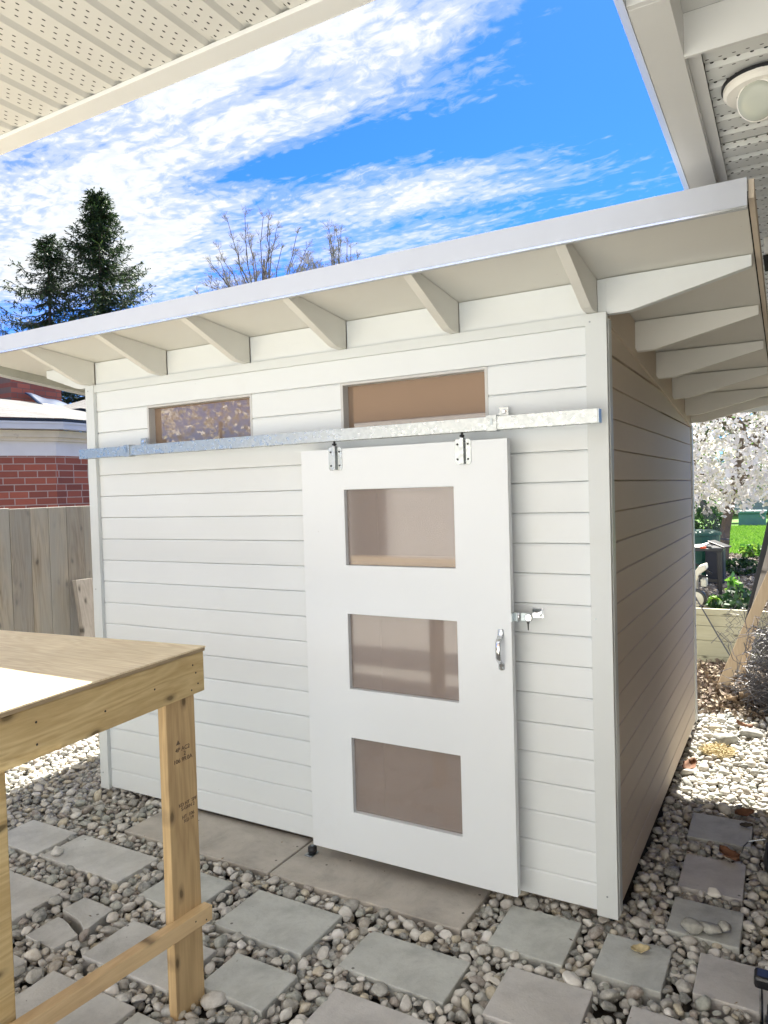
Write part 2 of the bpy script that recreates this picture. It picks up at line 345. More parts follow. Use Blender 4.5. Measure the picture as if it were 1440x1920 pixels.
# ------------------------------------------------------------------ mesh builder
class MB:
    def __init__(s): s.v = []; s.f = []
    def add(s, vs, fs):
        k = len(s.v); s.v += [tuple(v) for v in vs]; s.f += [tuple(i + k for i in f) for f in fs]; return s
    def box(s, x0, x1, y0, y1, z0, z1):
        return s.add([(x, y, z) for z in (z0, z1) for y in (y0, y1) for x in (x0, x1)],
                     [(0, 2, 3, 1), (4, 5, 7, 6), (0, 1, 5, 4), (2, 6, 7, 3), (0, 4, 6, 2), (1, 3, 7, 5)])
    def obox(s, c, ax, ay, az, hx, hy, hz):
        c, ax, ay, az = map(Vector, (c, ax, ay, az))
        vs = [c + ax * (i * hx) + ay * (j * hy) + az * (k * hz) for k in (-1, 1) for j in (-1, 1) for i in (-1, 1)]
        return s.add(vs, [(0, 2, 3, 1), (4, 5, 7, 6), (0, 1, 5, 4), (2, 6, 7, 3), (0, 4, 6, 2), (1, 3, 7, 5)])
    def bar(s, a, b_, w, t, up=(0, 0, 1)):
        a, b_ = Vector(a), Vector(b_); d = (b_ - a); L = d.length; d.normalize(); r = d.cross(Vector(up)).normalized(); u = r.cross(d)
        return s.obox((a + b_) / 2, d, r, u, L / 2, w / 2, t / 2)
    def prism(s, prof, axis, a0, a1):
        """profile list of 2-D points in the two other axes, extruded along axis"""
        def P(p, a): 
            q = list(p); q.insert(axis, a); return tuple(q)
        n = len(prof); vs = [P(p, a0) for p in prof] + [P(p, a1) for p in prof]
        fs = [tuple(range(n))[::-1], tuple(range(n, 2 * n))] + [(i, (i + 1) % n, n + (i + 1) % n, n + i) for i in range(n)]
        return s.add(vs, fs)
    def tube(s, pts, rad, n=8, cap=True):
        pts = [Vector(p) for p in pts]
        if not hasattr(rad, '__len__'): rad = [rad] * len(pts)
        k = len(s.v); ref = None
        for i, p in enumerate(pts):
            d = (pts[min(i + 1, len(pts) - 1)] - pts[max(i - 1, 0)]).normalized()
            if ref is None: ref = d.orthogonal().normalized()
            ref = (ref - d * ref.dot(d)).normalized(); q = d.cross(ref)
            for j in range(n):
                a = 2 * PI * j / n; s.v.append(tuple(p + (ref * math.cos(a) + q * math.sin(a)) * rad[i]))
        for i in range(len(pts) - 1):
            for j in range(n):
                s.f.append((k + i * n + j, k + i * n + (j + 1) % n, k + (i + 1) * n + (j + 1) % n, k + (i + 1) * n + j))
        if cap: s.f.append(tuple(k + j for j in range(n))[::-1]); s.f.append(tuple(k + (len(pts) - 1) * n + j for j in range(n)))
        return s
    def lathe(s, c, axis, prof, n=24):
        """prof: (radius, distance along axis)"""
        c = Vector(c); d = Vector(axis).normalized(); r = d.orthogonal().normalized(); q = d.cross(r); k = len(s.v)
        for (ra, h) in prof:
            for j in range(n):
                a = 2 * PI * j / n; s.v.append(tuple(c + d * h + (r * math.cos(a) + q * math.sin(a)) * ra))
        for i in range(len(prof) - 1):
            for j in range(n): s.f.append((k + i * n + j, k + i * n + (j + 1) % n, k + (i + 1) * n + (j + 1) % n, k + (i + 1) * n + j))
        s.f.append(tuple(k + j for j in range(n))[::-1]); s.f.append(tuple(k + (len(prof) - 1) * n + j for j in range(n)))
        return s
    def build(s, name, mat, parent=None, bevel=0, smooth=False, autosmooth=False):
        me = bpy.data.meshes.new(name); off = Vector((0, 0, 0))
        if parent is not None:
            q = parent
            while q is not None: off += q.location; q = q.parent
        me.from_pydata([tuple(Vector(v) - off) for v in s.v], [], s.f); me.update()
        bm = bmesh.new(); bm.from_mesh(me); bmesh.ops.recalc_face_normals(bm, faces=bm.faces); bm.to_mesh(me); bm.free()
        if smooth: me.shade_smooth()
        o = bpy.data.objects.new(name, me); COL.objects.link(o); me.materials.append(MATS[mat])
        if parent is not None: o.parent = parent
        if bevel:
            bv = o.modifiers.new('bevel', 'BEVEL'); bv.width = bevel; bv.segments = 2; bv.limit_method = 'ANGLE'; bv.angle_limit = math.radians(40)
            bv.harden_normals = False
        return o
def npmesh(name, V_, F_, mat, parent=None, smooth=True):
    """fast mesh of triangles or quads from arrays"""
    me = bpy.data.meshes.new(name); V_ = np.asarray(V_, dtype=np.float32).copy(); F_ = np.asarray(F_, dtype=np.int32)
    if parent is not None: V_ -= np.array(parent.location, dtype=np.float32)
    nf, k = F_.shape
    me.vertices.add(len(V_)); me.vertices.foreach_set('co', V_.ravel())
    me.loops.add(nf * k); me.loops.foreach_set('vertex_index', F_.ravel())
    me.polygons.add(nf); me.polygons.foreach_set('loop_start', np.arange(0, nf * k, k, dtype=np.int32))
    me.update(calc_edges=True); me.validate()
    if smooth: me.shade_smooth()
    o = bpy.data.objects.new(name, me); COL.objects.link(o); me.materials.append(MATS[mat])
    if parent is not None: o.parent = parent
    return o
def tag(o, label=None, cat=None, group=None, kind=None):
    if label: o['label'] = label
    if cat: o['category'] = cat
    if group: o['group'] = group
    if kind: o['kind'] = kind
    return o
def thing(name, loc, label, cat, group=None):
    o = bpy.data.objects.new(name, None); COL.objects.link(o); o.location = loc; o.empty_display_size = .1
    return tag(o, label, cat, group)

# ================================================================== ground
g = MB(); g.add([(-160, -60, -.04), (160, -60, -.04), (160, 200, -.04), (-160, 200, -.04)], [(0, 1, 2, 3)])
tag(g.build('ground', 'soil'), kind='structure')
g = MB(); g.add([(-7, -6.9, .0), (3.5, -6.9, .0), (3.5, -2.75, .0), (-7, -2.75, .0)], [(0, 1, 2, 3)])
tag(g.build('patio', 'paver_grey'), kind='structure')
YW = 4.54          # retaining wall face
g = MB(); g.add([(-4.2, YW + .04, .50), (6, YW + .04, .50), (6, 11.3, .50), (-4.2, 11.3, .50)], [(0, 1, 2, 3)])
g.add([(-4.2, YW + .04, -.04), (-4.2, YW + .04, .50), (-4.2, 11.3, .50), (-4.2, 11.3, -.04)], [(0, 1, 2, 3)])
tag(g.build('garden_bed', 'mulch_ground'), kind='structure')
g = MB(); g.add([(-14, 11.3, .50), (14, 11.3, .50), (14, 60, .52), (-14, 60, .52)], [(0, 1, 2, 3)])
tag(g.build('lawn', 'lawn_ground'), kind='structure')

# ================================================================== pavers
PAV = [  # x0,x1,y0,y1, material, label
 (-3.03, -2.665, -.705, -.455, 'paver_grey', 'pale square paver farthest left and nearest the fence'),
 (-2.625, -2.075, -.70, -.452, 'paver_grey', 'long pale paver seen between the two table legs with a stone on its corner'),
 (-1.905, -1.60, -.735, -.46, 'paver_cool', 'grey paver half hidden behind the broad table leg'),
 (-1.455, -1.015, -.743, -.455, 'paver_cool', 'greenish grey paver left of the middle in front of the long step slab'),
 (-.857, -.43, -.735, -.49, 'paver_cool', 'grey paver directly in front of the right end of the step slab'),
 (-2.75, -2.235, -1.13, -.855, 'paver_grey', 'pale paver partly cut off by the left table leg'),
 (-1.775, -1.325, -1.125, -.87, 'paver_grey', 'pale paver crossed by the wooden stretcher beside the table leg'),
 (-1.245, -.958, -1.05, -.842, 'paver_cool', 'thick edged grey paver right of the foot of the table leg'),
 (-.80, -.40, -1.16, -.835, 'paver_warm', 'grey paver cut by the bottom edge of the photo in the middle'),
 (-.417, -.125, -.363, -.07, 'paver_cool', 'dark grey paver just below the bottom right corner of the sliding door'),
 (-.295, .008, -.72, -.447, 'paver_warm', 'warm grey paver at the bottom edge left of the leaf paver'),
 (-.022, .215, -.351, -.087, 'paver_cool', 'grey paver carrying one curled green brown leaf'),
 (.308, .545, -.30, -.055, 'paver_warm', 'grey stained paver at the right edge in front of the passage'),
 (.136, .40, -.72, -.455, 'paver_warm', 'grey paver at the bottom edge right of centre'),
 (.174, .435, .035, .29, 'paver_cool', 'first dark paver beside the shed with three stones on its near edge'),
 (.17, .425, .385, .70, 'paver_warm', 'second dark paver in the shaded passage beside the shed'),
 (.15, .433, .88, 1.175, 'paver_cool', 'last paver in the passage lying against the sunlit pebbles'),
 (-1.79, -1.36, -1.60, -1.232, 'paver_grey', 'large pale paver at the bottom left behind the stretcher'),
 (-2.35, -1.935, -1.52, -1.242, 'paver_grey', 'paver corner beside the foot of the left table leg'),
 (-1.337, -1.08, -1.52, -1.243, 'paver_cool', 'paver corner at the bottom edge below the stretcher'),
]
pavrects = []
PG = 'concrete pavers set in the pebbles'
for i, (x0, x1, y0, y1, mt, lab) in enumerate(PAV):
    bmm = MB(); tx, ty = random.uniform(-.005, .005), random.uniform(-.005, .005); r_ = random.uniform(-.012, .012)
    cx, cy = (x0 + x1) / 2, (y0 + y1) / 2
    root = thing('paver', (cx, cy, 0), lab, 'paver', PG); COL.objects.unlink(root); bpy.data.objects.remove(root)
    bmm.box(x0 - cx, x1 - cx, y0 - cy, y1 - cy, -.03, .045)
    o = bmm.build('paver', mt, None, .004); o.location = (cx, cy, 0); o.rotation_euler = (tx, ty, r_)
    tag(o, lab, 'paver', PG); pavrects.append((x0, x1, y0, y1))
# two pieces of a broken paver
for pts, lab in (([(-2.118, -.955), (-2.11, -.845), (-1.922, -.853), (-1.897, -1.02), (-1.93, -1.0), (-1.96, -.985), (-2.0, -.972), (-2.04, -.965)], 'upper piece of the paver that broke in two'),
                 ([(-2.09, -1.146), (-2.088, -.998), (-2.05, -.999), (-2.0, -1.012), (-1.95, -1.03), (-1.90, -1.045), (-1.909, -1.151)], 'lower piece of the paver that broke in two')):
    o = MB().prism(pts, 2, -.03, .043).build('broken_paver', 'paver_grey', None, .003); tag(o, lab, 'paver', 'pieces of the broken paver')
    pavrects.append((min(p[0] for p in pts), max(p[0] for p in pts), min(p[1] for p in pts), max(p[1] for p in pts)))
for (x0, x1, lab) in ((-2.46, -1.507, 'left brownish step slab along the foot of the shed wall'), (-1.497, -.54, 'right brownish step slab under the sliding door')):
    cx = (x0 + x1) / 2
    o = MB().box(x0 - cx, x1 - cx, -.165, .20, -.03, .046).build('step_slab', 'step_stone', None, .005); o.location = (cx, -.165, 0)
    tag(o, lab, 'slab', 'step slabs in front of the shed'); pavrects.append((x0, x1, -.33, .1))

# ================================================================== pebbles (one stuff object)
def ico(sub, seed):
    bm = bmesh.new(); bmesh.ops.create_icosphere(bm, subdivisions=sub, radius=1)
    rs = random.Random(seed); off = Vector((rs.uniform(-50, 50), rs.uniform(-50, 50), rs.uniform(-50, 50)))
    planes = [(Vector((rs.gauss(0, 1), rs.gauss(0, 1), rs.gauss(0, 1))).normalized(), rs.uniform(.52, .88)) for _ in range(8)]
    vs = []
    for v in bm.verts:
        p = v.co.copy(); p *= 1 + .20 * mnoise.noise(p * 1.1 + off) + .06 * mnoise.noise(p * 3 + off)
        for (nn, d) in planes:
            k = p.dot(nn)
            if k > d: p -= nn * (k - d) * .8
        vs.append(p[:])
    fs = [[w.index for w in f.verts] for f in bm.faces]; bm.free()
    return np.array(vs), np.array(fs)
protoN = [ico(3, i) for i in range(10)]; protoF = [ico(2, i) for i in range(10)]
def inpav(x, y, m):
    for (a, b2, c, d) in pavrects:
        if a - m < x < b2 + m and c - m < y < d + m: return True
    return False
def gravel():
    cell = .08; grid = {}; P = []; under = []
    regions = [(-4.5, -3.0, -2.6, 2.8), (-3.0, .02, -2.3, .12), (.0, .85, -1.6, 3.25)]
    for (r, dens) in ((.040, 5), (.031, 55), (.025, 190), (.020, 520), (.0155, 950), (.0115, 1100)):
        for (x0, x1, y0, y1) in regions:
            nt = int((x1 - x0) * (y1 - y0) * dens)
            for _ in range(nt):
                x = random.uniform(x0, x1); y = random.uniform(y0, y1); rr = r * random.uniform(.85, 1.15)
                if x < -3.2 and y > 1.6 and r < .02: continue
                if inpav(x, y, rr * .5): continue
                if -3.0 < x < -.02 and y > .08: continue
                # thin patch of bare soil by the left corner
                if ((x + 3.16) / .28) ** 2 + ((y - .12) / .17) ** 2 < 1 and r > .012 : continue
                gx, gy = int(x // cell), int(y // cell); ok = True
                for i in (-1, 0, 1):
                    for j in (-1, 0, 1):
                        for (px, py, pr) in grid.get((gx + i, gy + j), ()):
                            if (px - x) ** 2 + (py - y) ** 2 < ((pr + rr) * .84) ** 2: ok = False; break
                        if not ok: break
                    if not ok: break
                if ok: grid.setdefault((gx, gy), []).append((x, y, rr)); P.append((x, y, rr))
    for (x0, x1, y0, y1) in regions:
        for _ in range(int((x1 - x0) * (y1 - y0) * 1000)):
            x = random.uniform(x0, x1); y = random.uniform(y0, y1)
            if inpav(x, y, .004) or (-3.0 < x < -.02 and y > .08) or (x < -3.2 and y > 1.6): continue
            under.append((x, y, -random.uniform(.016, .026)))
    Vs = []; Fs = []; k = 0
    cx, cy = .6256, -2.9165; P += under
    for (x, y, r) in P:
        d = math.hypot(x - cx, y - cy); low = r < 0; r = abs(r)
        if low: d = 9
        vs, fs = (protoN if d < 3.3 and r > .014 else protoF)[random.randrange(10)]
        e = random.uniform(.95, 1.35); ax = np.array([r * e, r / e * 1.05, r * random.uniform(.5, .8)])
        a = random.uniform(0, 2 * PI); t1, t2 = random.gauss(0, .28), random.gauss(0, .28)
        M_ = np.array((Matrix.Rotation(a, 3, 'Z') @ Matrix.Rotation(t1, 3, 'X') @ Matrix.Rotation(t2, 3, 'Y')))
        v = (vs * ax) @ M_.T
        zc_ = .023 + r * .36 + random.uniform(-.004, .008) - (0.004 if r < .013 else 0)
        if low: zc_ = random.uniform(.004, .016)
        Vs.append(v + np.array([x, y, zc_])); Fs.append(fs + k); k += len(vs)
    print('pebbles', len(P))
    o = npmesh('gravel', np.concatenate(Vs), np.concatenate(Fs), 'pebbles'); tag(o, kind='stuff')
gravel()
def stone(name, loc, r, label, mat='stone_grey', sq=(1, .8, .6), rz=0, seed=3, cat='stone', group=None):
    vs, fs = ico(3, seed); M_ = np.array(Matrix.Rotation(rz, 3, 'Z'))
    o = npmesh(name, (vs * (np.array(sq) * r)) @ M_.T, fs, mat); o.location = loc
    return tag(o, label, cat, group)
stone('stone', (-2.56, -.655, .062), .035, 'small whitish stone sitting on the near left corner of the long paver', sq=(1, .8, .6), seed=31, mat='stone_pale')
stone('stone', (.27, .055, .074), .042, 'pale rounded stone on the near edge of the first passage paver', sq=(1, .7, .7), seed=32)
stone('stone', (.325, .085, .068), .045, 'brownish flat stone behind the pale stone on the passage paver', sq=(1.1, .7, .5), seed=33)
stone('stone', (.375, .115, .066), .032, 'round brownish stone with a dark pit on the passage paver', seed=34)
stone('stone', (.32, .375, .055), .032, 'round white stone between the first and second passage pavers', mat='white_plastic', sq=(1, .85, .6), seed=35)
stone('stone', (.216, 1.0 + 1.42, .05), .075, 'large round greenish boulder in the sunlit pebbles', sq=(1, .9, .75), seed=36)
stone('stone', (.36, 2.60, .05), .07, 'flat topped greenish boulder at the right of the sunlit pebbles', sq=(1.1, .8, .55), seed=37)

# ================================================================== shed
shed = thing('shed', (-1.5, 1.36, 0), 'white timber garden shed with a sliding door and deep mono pitch eaves', 'shed')
Z0, GR, PT = .07, .18, .1252
zs = [Z0] + [GR + PT * i for i in range(0, 20)]
SL = .09; ZR = 2.60                      # roof underside: ZR - SL*y
DEP, X0 = 2.72, -3.01
def board(mb, axis, a0, a1, z0, z1, sgn, base, ch=.009):
    """tongue and groove board; outer face at base, profile in (depth,z)"""
    o = sgn
    prof = [(base - .018 * o, z0 + .0008), (base - .0055 * o, z0 + .0008), (base - .0005 * o, z0 + .003), (base, z0 + .005), (base, z1 - ch), (base - .0036 * o, z1 - .0030), (base - .0055 * o, z1 - .0008), (base - .018 * o, z1 - .0008)]
    mb.prism([(p[0], p[1]) for p in prof], axis, a0, a1)
mb = MB()
win_holes = [(-2.53, -1.775), (-1.238, -.495)]; dx0, dx1 = -1.36, -.43
for i in range(len(zs) - 1):
    z0, z1 = zs[i], min(zs[i + 1], 2.46)
    if z0 >= 2.43: break
    holes = []
    if z0 > 2.0 and z1 < 2.35 and i >= 16: holes = win_holes
    if z1 < 1.96: holes = [(dx0, dx1)]
    a = X0 + .03
    for (h0, h1) in holes + [(-.03, None)]:
        board(mb, 0, a, h0, z0, z1, -1, 0.0)
        a = h1
mb.build('cladding', 'white_paint', shed)
# side cladding (x = 0), top follows the roof
mb = MB()
def side_cladding(mb, xb, sgn):
    for i in range(len(zs) - 1):
        z0, z1 = zs[i], zs[i + 1]; lim = lambda y: ZR - SL * y - .17
        if z0 > lim(0): break
        y1 = DEP - .04
        if z1 > lim(DEP): y1 = min(y1, (ZR - .17 - z1) / SL)
        y0 = .04
        if y1 > y0 + .02: board(mb, 1, y0, y1, z0, z1, sgn, xb, .005)
        if y1 < DEP - .05:      # clipped remainder under the sloping trim
            yb = min(DEP - .04, (ZR - .17 - z0) / SL); ys = max(y0, y1)
            vs = []
            pr = [(xb - .018 * sgn), xb]
            P_ = [(ys, z0 + .006), (yb, z0 + .006), (ys, min(z1, lim(ys)) - .004)]
            vs = [(x, y, z) for x in pr for (y, z) in P_]
            mb.add(vs, [(0, 1, 2), (5, 4, 3), (0, 3, 4, 1), (1, 4, 5, 2), (2, 5, 3, 0)])
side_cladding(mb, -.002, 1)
mb.build('side_cladding', 'white_paint_shaded', shed)
mb = MB(); side_cladding(mb, X0 + .002, -1); mb.build('side_cladding', 'white_paint_shaded', shed)
# inner shell so that no light leaks, back wall
mb = MB()
mb.box(X0 + .025, -.025, DEP - .03, DEP, Z0, ZR - SL * DEP - .02)
mb.build('back_wall', 'white_paint', shed)
mb = MB()
for x0, x1 in ((-.042, -.022), (X0 + .022, X0 + .042)):
    MB().prism([(.045, Z0), (DEP - .035, Z0), (DEP - .035, ZR - SL * DEP - .012), (.045, ZR - SL * .045 - .012)], 0, x0, x1).build('inner_lining', 'shed_interior', shed)
MB().box(X0 + .05, -.05, .05, DEP - .05, Z0 - .01, Z0 + .02).build('floor', 'shed_interior', shed)
mb = MB()
for y in (.06, 1.2, 2.55): mb.box(X0 + .06, -.09, y, y + .09, -.04, Z0 - .012)
mb.box(-.10, -.05, .06, 2.66, -.04, Z0 - .012)
mb.build('skid', 'weathered', shed)
# trims
tb = MB(); tb.box(-.076, .006, -.024, .0, Z0 - .006, 2.462)
tb.build('corner_trim', 'trim_paint', shed, .0015)
MB().box(-.018, .009, .001, .052, Z0 - .002, 2.44).build('corner_trim', 'trim_paint', shed, .0015)
MB().box(X0, -2.94, -.024, .0, Z0 - .006, 2.462).build('corner_trim', 'trim_paint', shed, .0015)
MB().box(-.018, .008, DEP - .05, DEP + .012, Z0 - .002, 2.2).build('corner_trim', 'trim_paint', shed, .0015)
MB().box(-2.94, -.076, -.018, .0, 2.418, 2.462).build('head_trim', 'trim_paint', shed, .001)
tp = lambda y, d: ZR - SL * y - d
MB().prism([(.052, tp(.052, .175)), (DEP - .05, tp(DEP - .05, .175)), (DEP - .05, tp(DEP - .05, .138)), (.052, tp(.052, .138))], 0, -.016, .007).build('head_trim', 'white_paint_shaded', shed, .001)
# roof deck
YF, YB, XL, XR = -.468, 3.0, -3.55, .515
dk = MB(); dk.prism([(YF, ZR - SL * YF), (YB, ZR - SL * YB), (YB, ZR - SL * YB + .018), (YF, ZR - SL * YF + .018)], 0, XL, XR)
dk.build('roof_deck', 'roof_paint', shed)
dk = MB(); dk.prism([(YF - .01, ZR - SL * YF + .0205), (YB + .02, ZR - SL * YB + .0185), (YB + .02, ZR - SL * YB + .030), (YF - .01, ZR - SL * YF + .032)], 0, XL - .03, XR + .0)
dk.build('roofing', 'shingles', shed)
f = MB(); f.prism([(YF - .022, 2.598), (YF - .004, 2.598), (YF - .004, 2.612), (YF - .008, 2.684), (YF + .03, 2.686), (YF + .03, 2.690), (YF - .018, 2.689)], 0, XL - .035, XR + .004)
f.build('front_fascia', 'drip_metal', shed, .001)
MB().box(XL - .035, XR + .003, YF - .026, YF - .0225, 2.5975, 2.604).build('drip_edge', 'steel_bright', shed)
def rake(x0, x1, d0, d1, mat, y0=YF - .018, nm='rake_fascia'):
    MB().prism([(y0, ZR - SL * y0 - d0), (YB + .02, ZR - SL * YB - d0), (YB + .02, ZR - SL * YB + d1), (y0, ZR - SL * y0 + d1)], 0, x0, x1).build(nm, mat, shed, .001)
rake(XR + .006, XR + .022, .012, .045, 'white_paint_shaded', YF - .002)
rake(XR + .0005, XR + .0055, .0, .02, 'dark_gap', YF + .02, 'gap_strip')  # near-black strip standing in for the dark gap at the fascia
rake(XL - .018, XL - .002, .045, .03, 'grey_fascia', YF - .002)
rake(XL - .034, XL - .0185, .058, .0, 'vinyl_white', YF - .002)
MB().box(XL, XR, YB + .001, YB + .018, ZR - SL * YB - .04, ZR - SL * YB + .015).build('back_fascia', 'white_paint', shed)
# rafter tails on the front
def bev_prism(prof, axis, a0, a1, nm, mat): return MB().prism(prof, axis, a0, a1).build(nm, mat, shed, .002)
xr_ = [-2.951, -2.364, -1.778, -1.196, -.621, -.033]
T = lambda y: ZR - SL * y - .0015
for x in xr_:
    bev_prism([(-.0, T(0)), (0, 2.4635), (-.07, 2.4635), (-.10, 2.468), (YF + .004, T(YF) - .026), (YF + .004, T(YF))], 0, x - .038, x, 'rafter_tail', 'roof_paint')
# front blocking between rafters
ed = [X0] + [v for x in xr_ for v in (x - .038, x)] + [-.0]
for i in range(0, len(ed), 2):
    if ed[i + 1] - ed[i] > .01: MB().box(ed[i], ed[i + 1], .006, .026, 2.4625, T(.026) - .001).build('blocking', 'white_paint', shed)
# outriggers to the right and left
yo = [0.0, .60, 1.19, 1.77, 2.36, 2.68]
for y in yo:
    t = T(y + .038)
    bev_prism([(.0, t), (0.0, t - .138), (.085, t - .138), (.115, t - .132), (XR - .006, t - .040), (XR - .006, t)], 1, y, y + .038, 'outrigger', 'roof_paint' if y else 'white_paint')
    bev_prism([(X0, t), (X0, t - .138), (X0 - .085, t - .138), (X0 - .115, t - .132), (XL + .16, t - .045), (XL + .16, t)], 1, y, y + .038, 'outrigger', 'white_paint')
for i in range(len(yo) - 1):
    y0, y1 = yo[i] + .038, yo[i + 1]
    for xx in ((-.02, 0.0), (X0, X0 + .02)):
        MB().prism([(y0, T(y0) - .137), (y1, T(y1) - .137), (y1, T(y1) - .001), (y0, T(y0) - .001)], 0, xx[0], xx[1]).build('blocking', 'white_paint_shaded', shed)
# upper windows
for (h0, h1), pm in zip(win_holes, ('pane_bronze', 'pane_bronze')):
    fr = MB(); z0, z1 = 2.058, 2.3085
    fr.box(h0 + .0005, h0 + .014, -.001, .075, z0, z1 - .001).box(h1 - .014, h1 - .0005, -.001, .075, z0, z1 - .001).box(h0 + .014, h1 - .014, .0, .075, z1 - .012, z1 - .001).box(h0 + .014, h1 - .014, .0, .075, z0, z0 + .012)
    fo = fr.build('window', 'jamb_paint', shed)
    MB().box(h0 + .014, h1 - .014, .046, .052, z0 + .012, z1 - .012).build('pane', pm, fo)
# door
def plate(xs, zs_, solid, y0, y1):
    """plate with rectangular holes, welded topology"""
    m_ = MB(); idx = {}
    def vid(i, j, k):
        if (i, j, k) not in idx: idx[(i, j, k)] = len(m_.v); m_.v.append((xs[i], (y0, y1)[k], zs_[j]))
        return idx[(i, j, k)]
    I, J = len(xs) - 1, len(zs_) - 1; sol = lambda i, j: 0 <= i < I and 0 <= j < J and solid(i, j)
    for i in range(I):
        for j in range(J):
            if not sol(i, j): continue
            for k in (0, 1): m_.f.append(tuple(vid(a, c, k) for a, c in ((i, j), (i + 1, j), (i + 1, j + 1), (i, j + 1))))
            if not sol(i - 1, j): m_.f.append((vid(i, j, 0), vid(i, j + 1, 0), vid(i, j + 1, 1), vid(i, j, 1)))
            if not sol(i + 1, j): m_.f.append((vid(i + 1, j, 0), vid(i + 1, j + 1, 0), vid(i + 1, j + 1, 1), vid(i + 1, j, 1)))
            if not sol(i, j - 1): m_.f.append((vid(i, j, 0), vid(i + 1, j, 0), vid(i + 1, j, 1), vid(i, j, 1)))
            if not sol(i, j + 1): m_.f.append((vid(i, j + 1, 0), vid(i + 1, j + 1, 0), vid(i + 1, j + 1, 1), vid(i, j + 1, 1)))
    return m_
DX0, DX1, DZ0, DZ1 = -1.400, -.377, .104, 1.992
holes = [(.306, .656), (.884, 1.232), (1.456, 1.803)]
door = plate([DX0, -1.165, -.618, DX1], [DZ0, holes[0][0], holes[0][1], holes[1][0], holes[1][1], holes[2][0], holes[2][1], DZ1],
             lambda i, j: not (i == 1 and j in (1, 3, 5)), -.110, -.074).build('door', 'door_paint', shed, .0015)
for (z0, z1) in holes:
    MB().box(-1.164, -.619, -.088, -.082, z0 + .001, z1 - .001).build('pane', 'pane_mauve', door)
# what is seen through the panes: inner panel with a seam and a pale rail
ib = MB(); ib.box(-1.34, -1.040, -.03, -.022, .12, 1.95).box(-1.036, -.44, -.03, -.022, .12, 1.95); ib.build('inner_panel', 'mauve_board', shed)
MB().box(-1.34, -.44, -.055, -.031, 1.472, 1.498).build('inner_rail', 'pale_rail', shed)
# handle
hd = MB(); hx = -.423
def strap(pts, w):
    for i in range(len(pts) - 1):
        (y0, z0), (y1, z1) = pts[i], pts[i + 1]
    m_ = MB(); k = 0
    for (y, z, ww) in pts_w:
        for (dx, dy) in ((-ww, 0), (-ww * .55, -.0035), (0, -.005), (ww * .55, -.0035), (ww, 0), (0, .0005)): m_.v.append((hx + dx, y + dy, z))
    n_ = 6
    for i in range(len(pts_w) - 1):
        for j in range(n_): m_.f.append((i * n_ + j, i * n_ + (j + 1) % n_, (i + 1) * n_ + (j + 1) % n_, (i + 1) * n_ + j))
    m_.f.append(tuple(range(n_))); m_.f.append(tuple((len(pts_w) - 1) * n_ + j for j in range(n_)))
    return m_
pts_w = [(-.112, 1.212, .009), (-.112, 1.209, .013), (-.112, 1.192, .0135), (-.114, 1.186, .013), (-.124, 1.179, .012), (-.138, 1.170, .0115), (-.146, 1.160, .0115), (-.149, 1.128, .0115), (-.146, 1.096, .0115),
         (-.138, 1.086, .0115), (-.124, 1.077, .012), (-.114, 1.070, .013), (-.112, 1.064, .0135), (-.112, 1.046, .013), (-.112, 1.043, .009)]
ho = strap([(0, 0), (0, 0)], .01).build('handle', 'steel_bright', door, 0, True)
for (sx, sz) in ((-.006, 1.202), (.007, 1.204), (-.006, 1.052), (.007, 1.054)):
    MB().lathe((hx + sx, -.1155, sz), (0, -1, 0), [(.003, 0), (.0026, .0015)], 10).build('screw', 'zinc', ho)
# hangers
for xc in (-1.205, -.570):
    h_ = MB(); zt, zb = 2.000, 1.893
    for sx in (-1, 1): h_.prism([(xc + sx * .013, zb), (xc + sx * .030, zb), (xc + sx * .0365, zb + .010), (xc + sx * .0365, zt - .01), (xc + sx * .030, zt), (xc + sx * .013, zt)], 1, -.1135, -.1105)
    h_.prism([(xc - .013, -.1105), (xc - .0085, -.1285), (xc + .0085, -.1285), (xc + .013, -.1105), (xc + .0095, -.1108), (xc + .006, -.124), (xc - .006, -.124), (xc - .0095, -.1108)], 2, zb + .002, zt + .004)
    ho = h_.build('hanger', 'galvanised', door, .0006)
    MB().tube([(xc, -.1165, 2.003), (xc, -.1165, 2.034)], .0055, 10).lathe((xc, -.1165, 2.008), (0, 0, 1), [(.011, 0), (.011, .008)], 6).build('bolt', 'dark_metal', ho)
    for sx in (-.0235, .0235):
        for z in (1.915, 1.978): MB().lathe((xc + sx, -.1137, z), (0, -1, 0), [(.0045, 0), (.0045, .0025), (.002, .004)], 8).build('screw', 'dark_metal', ho)
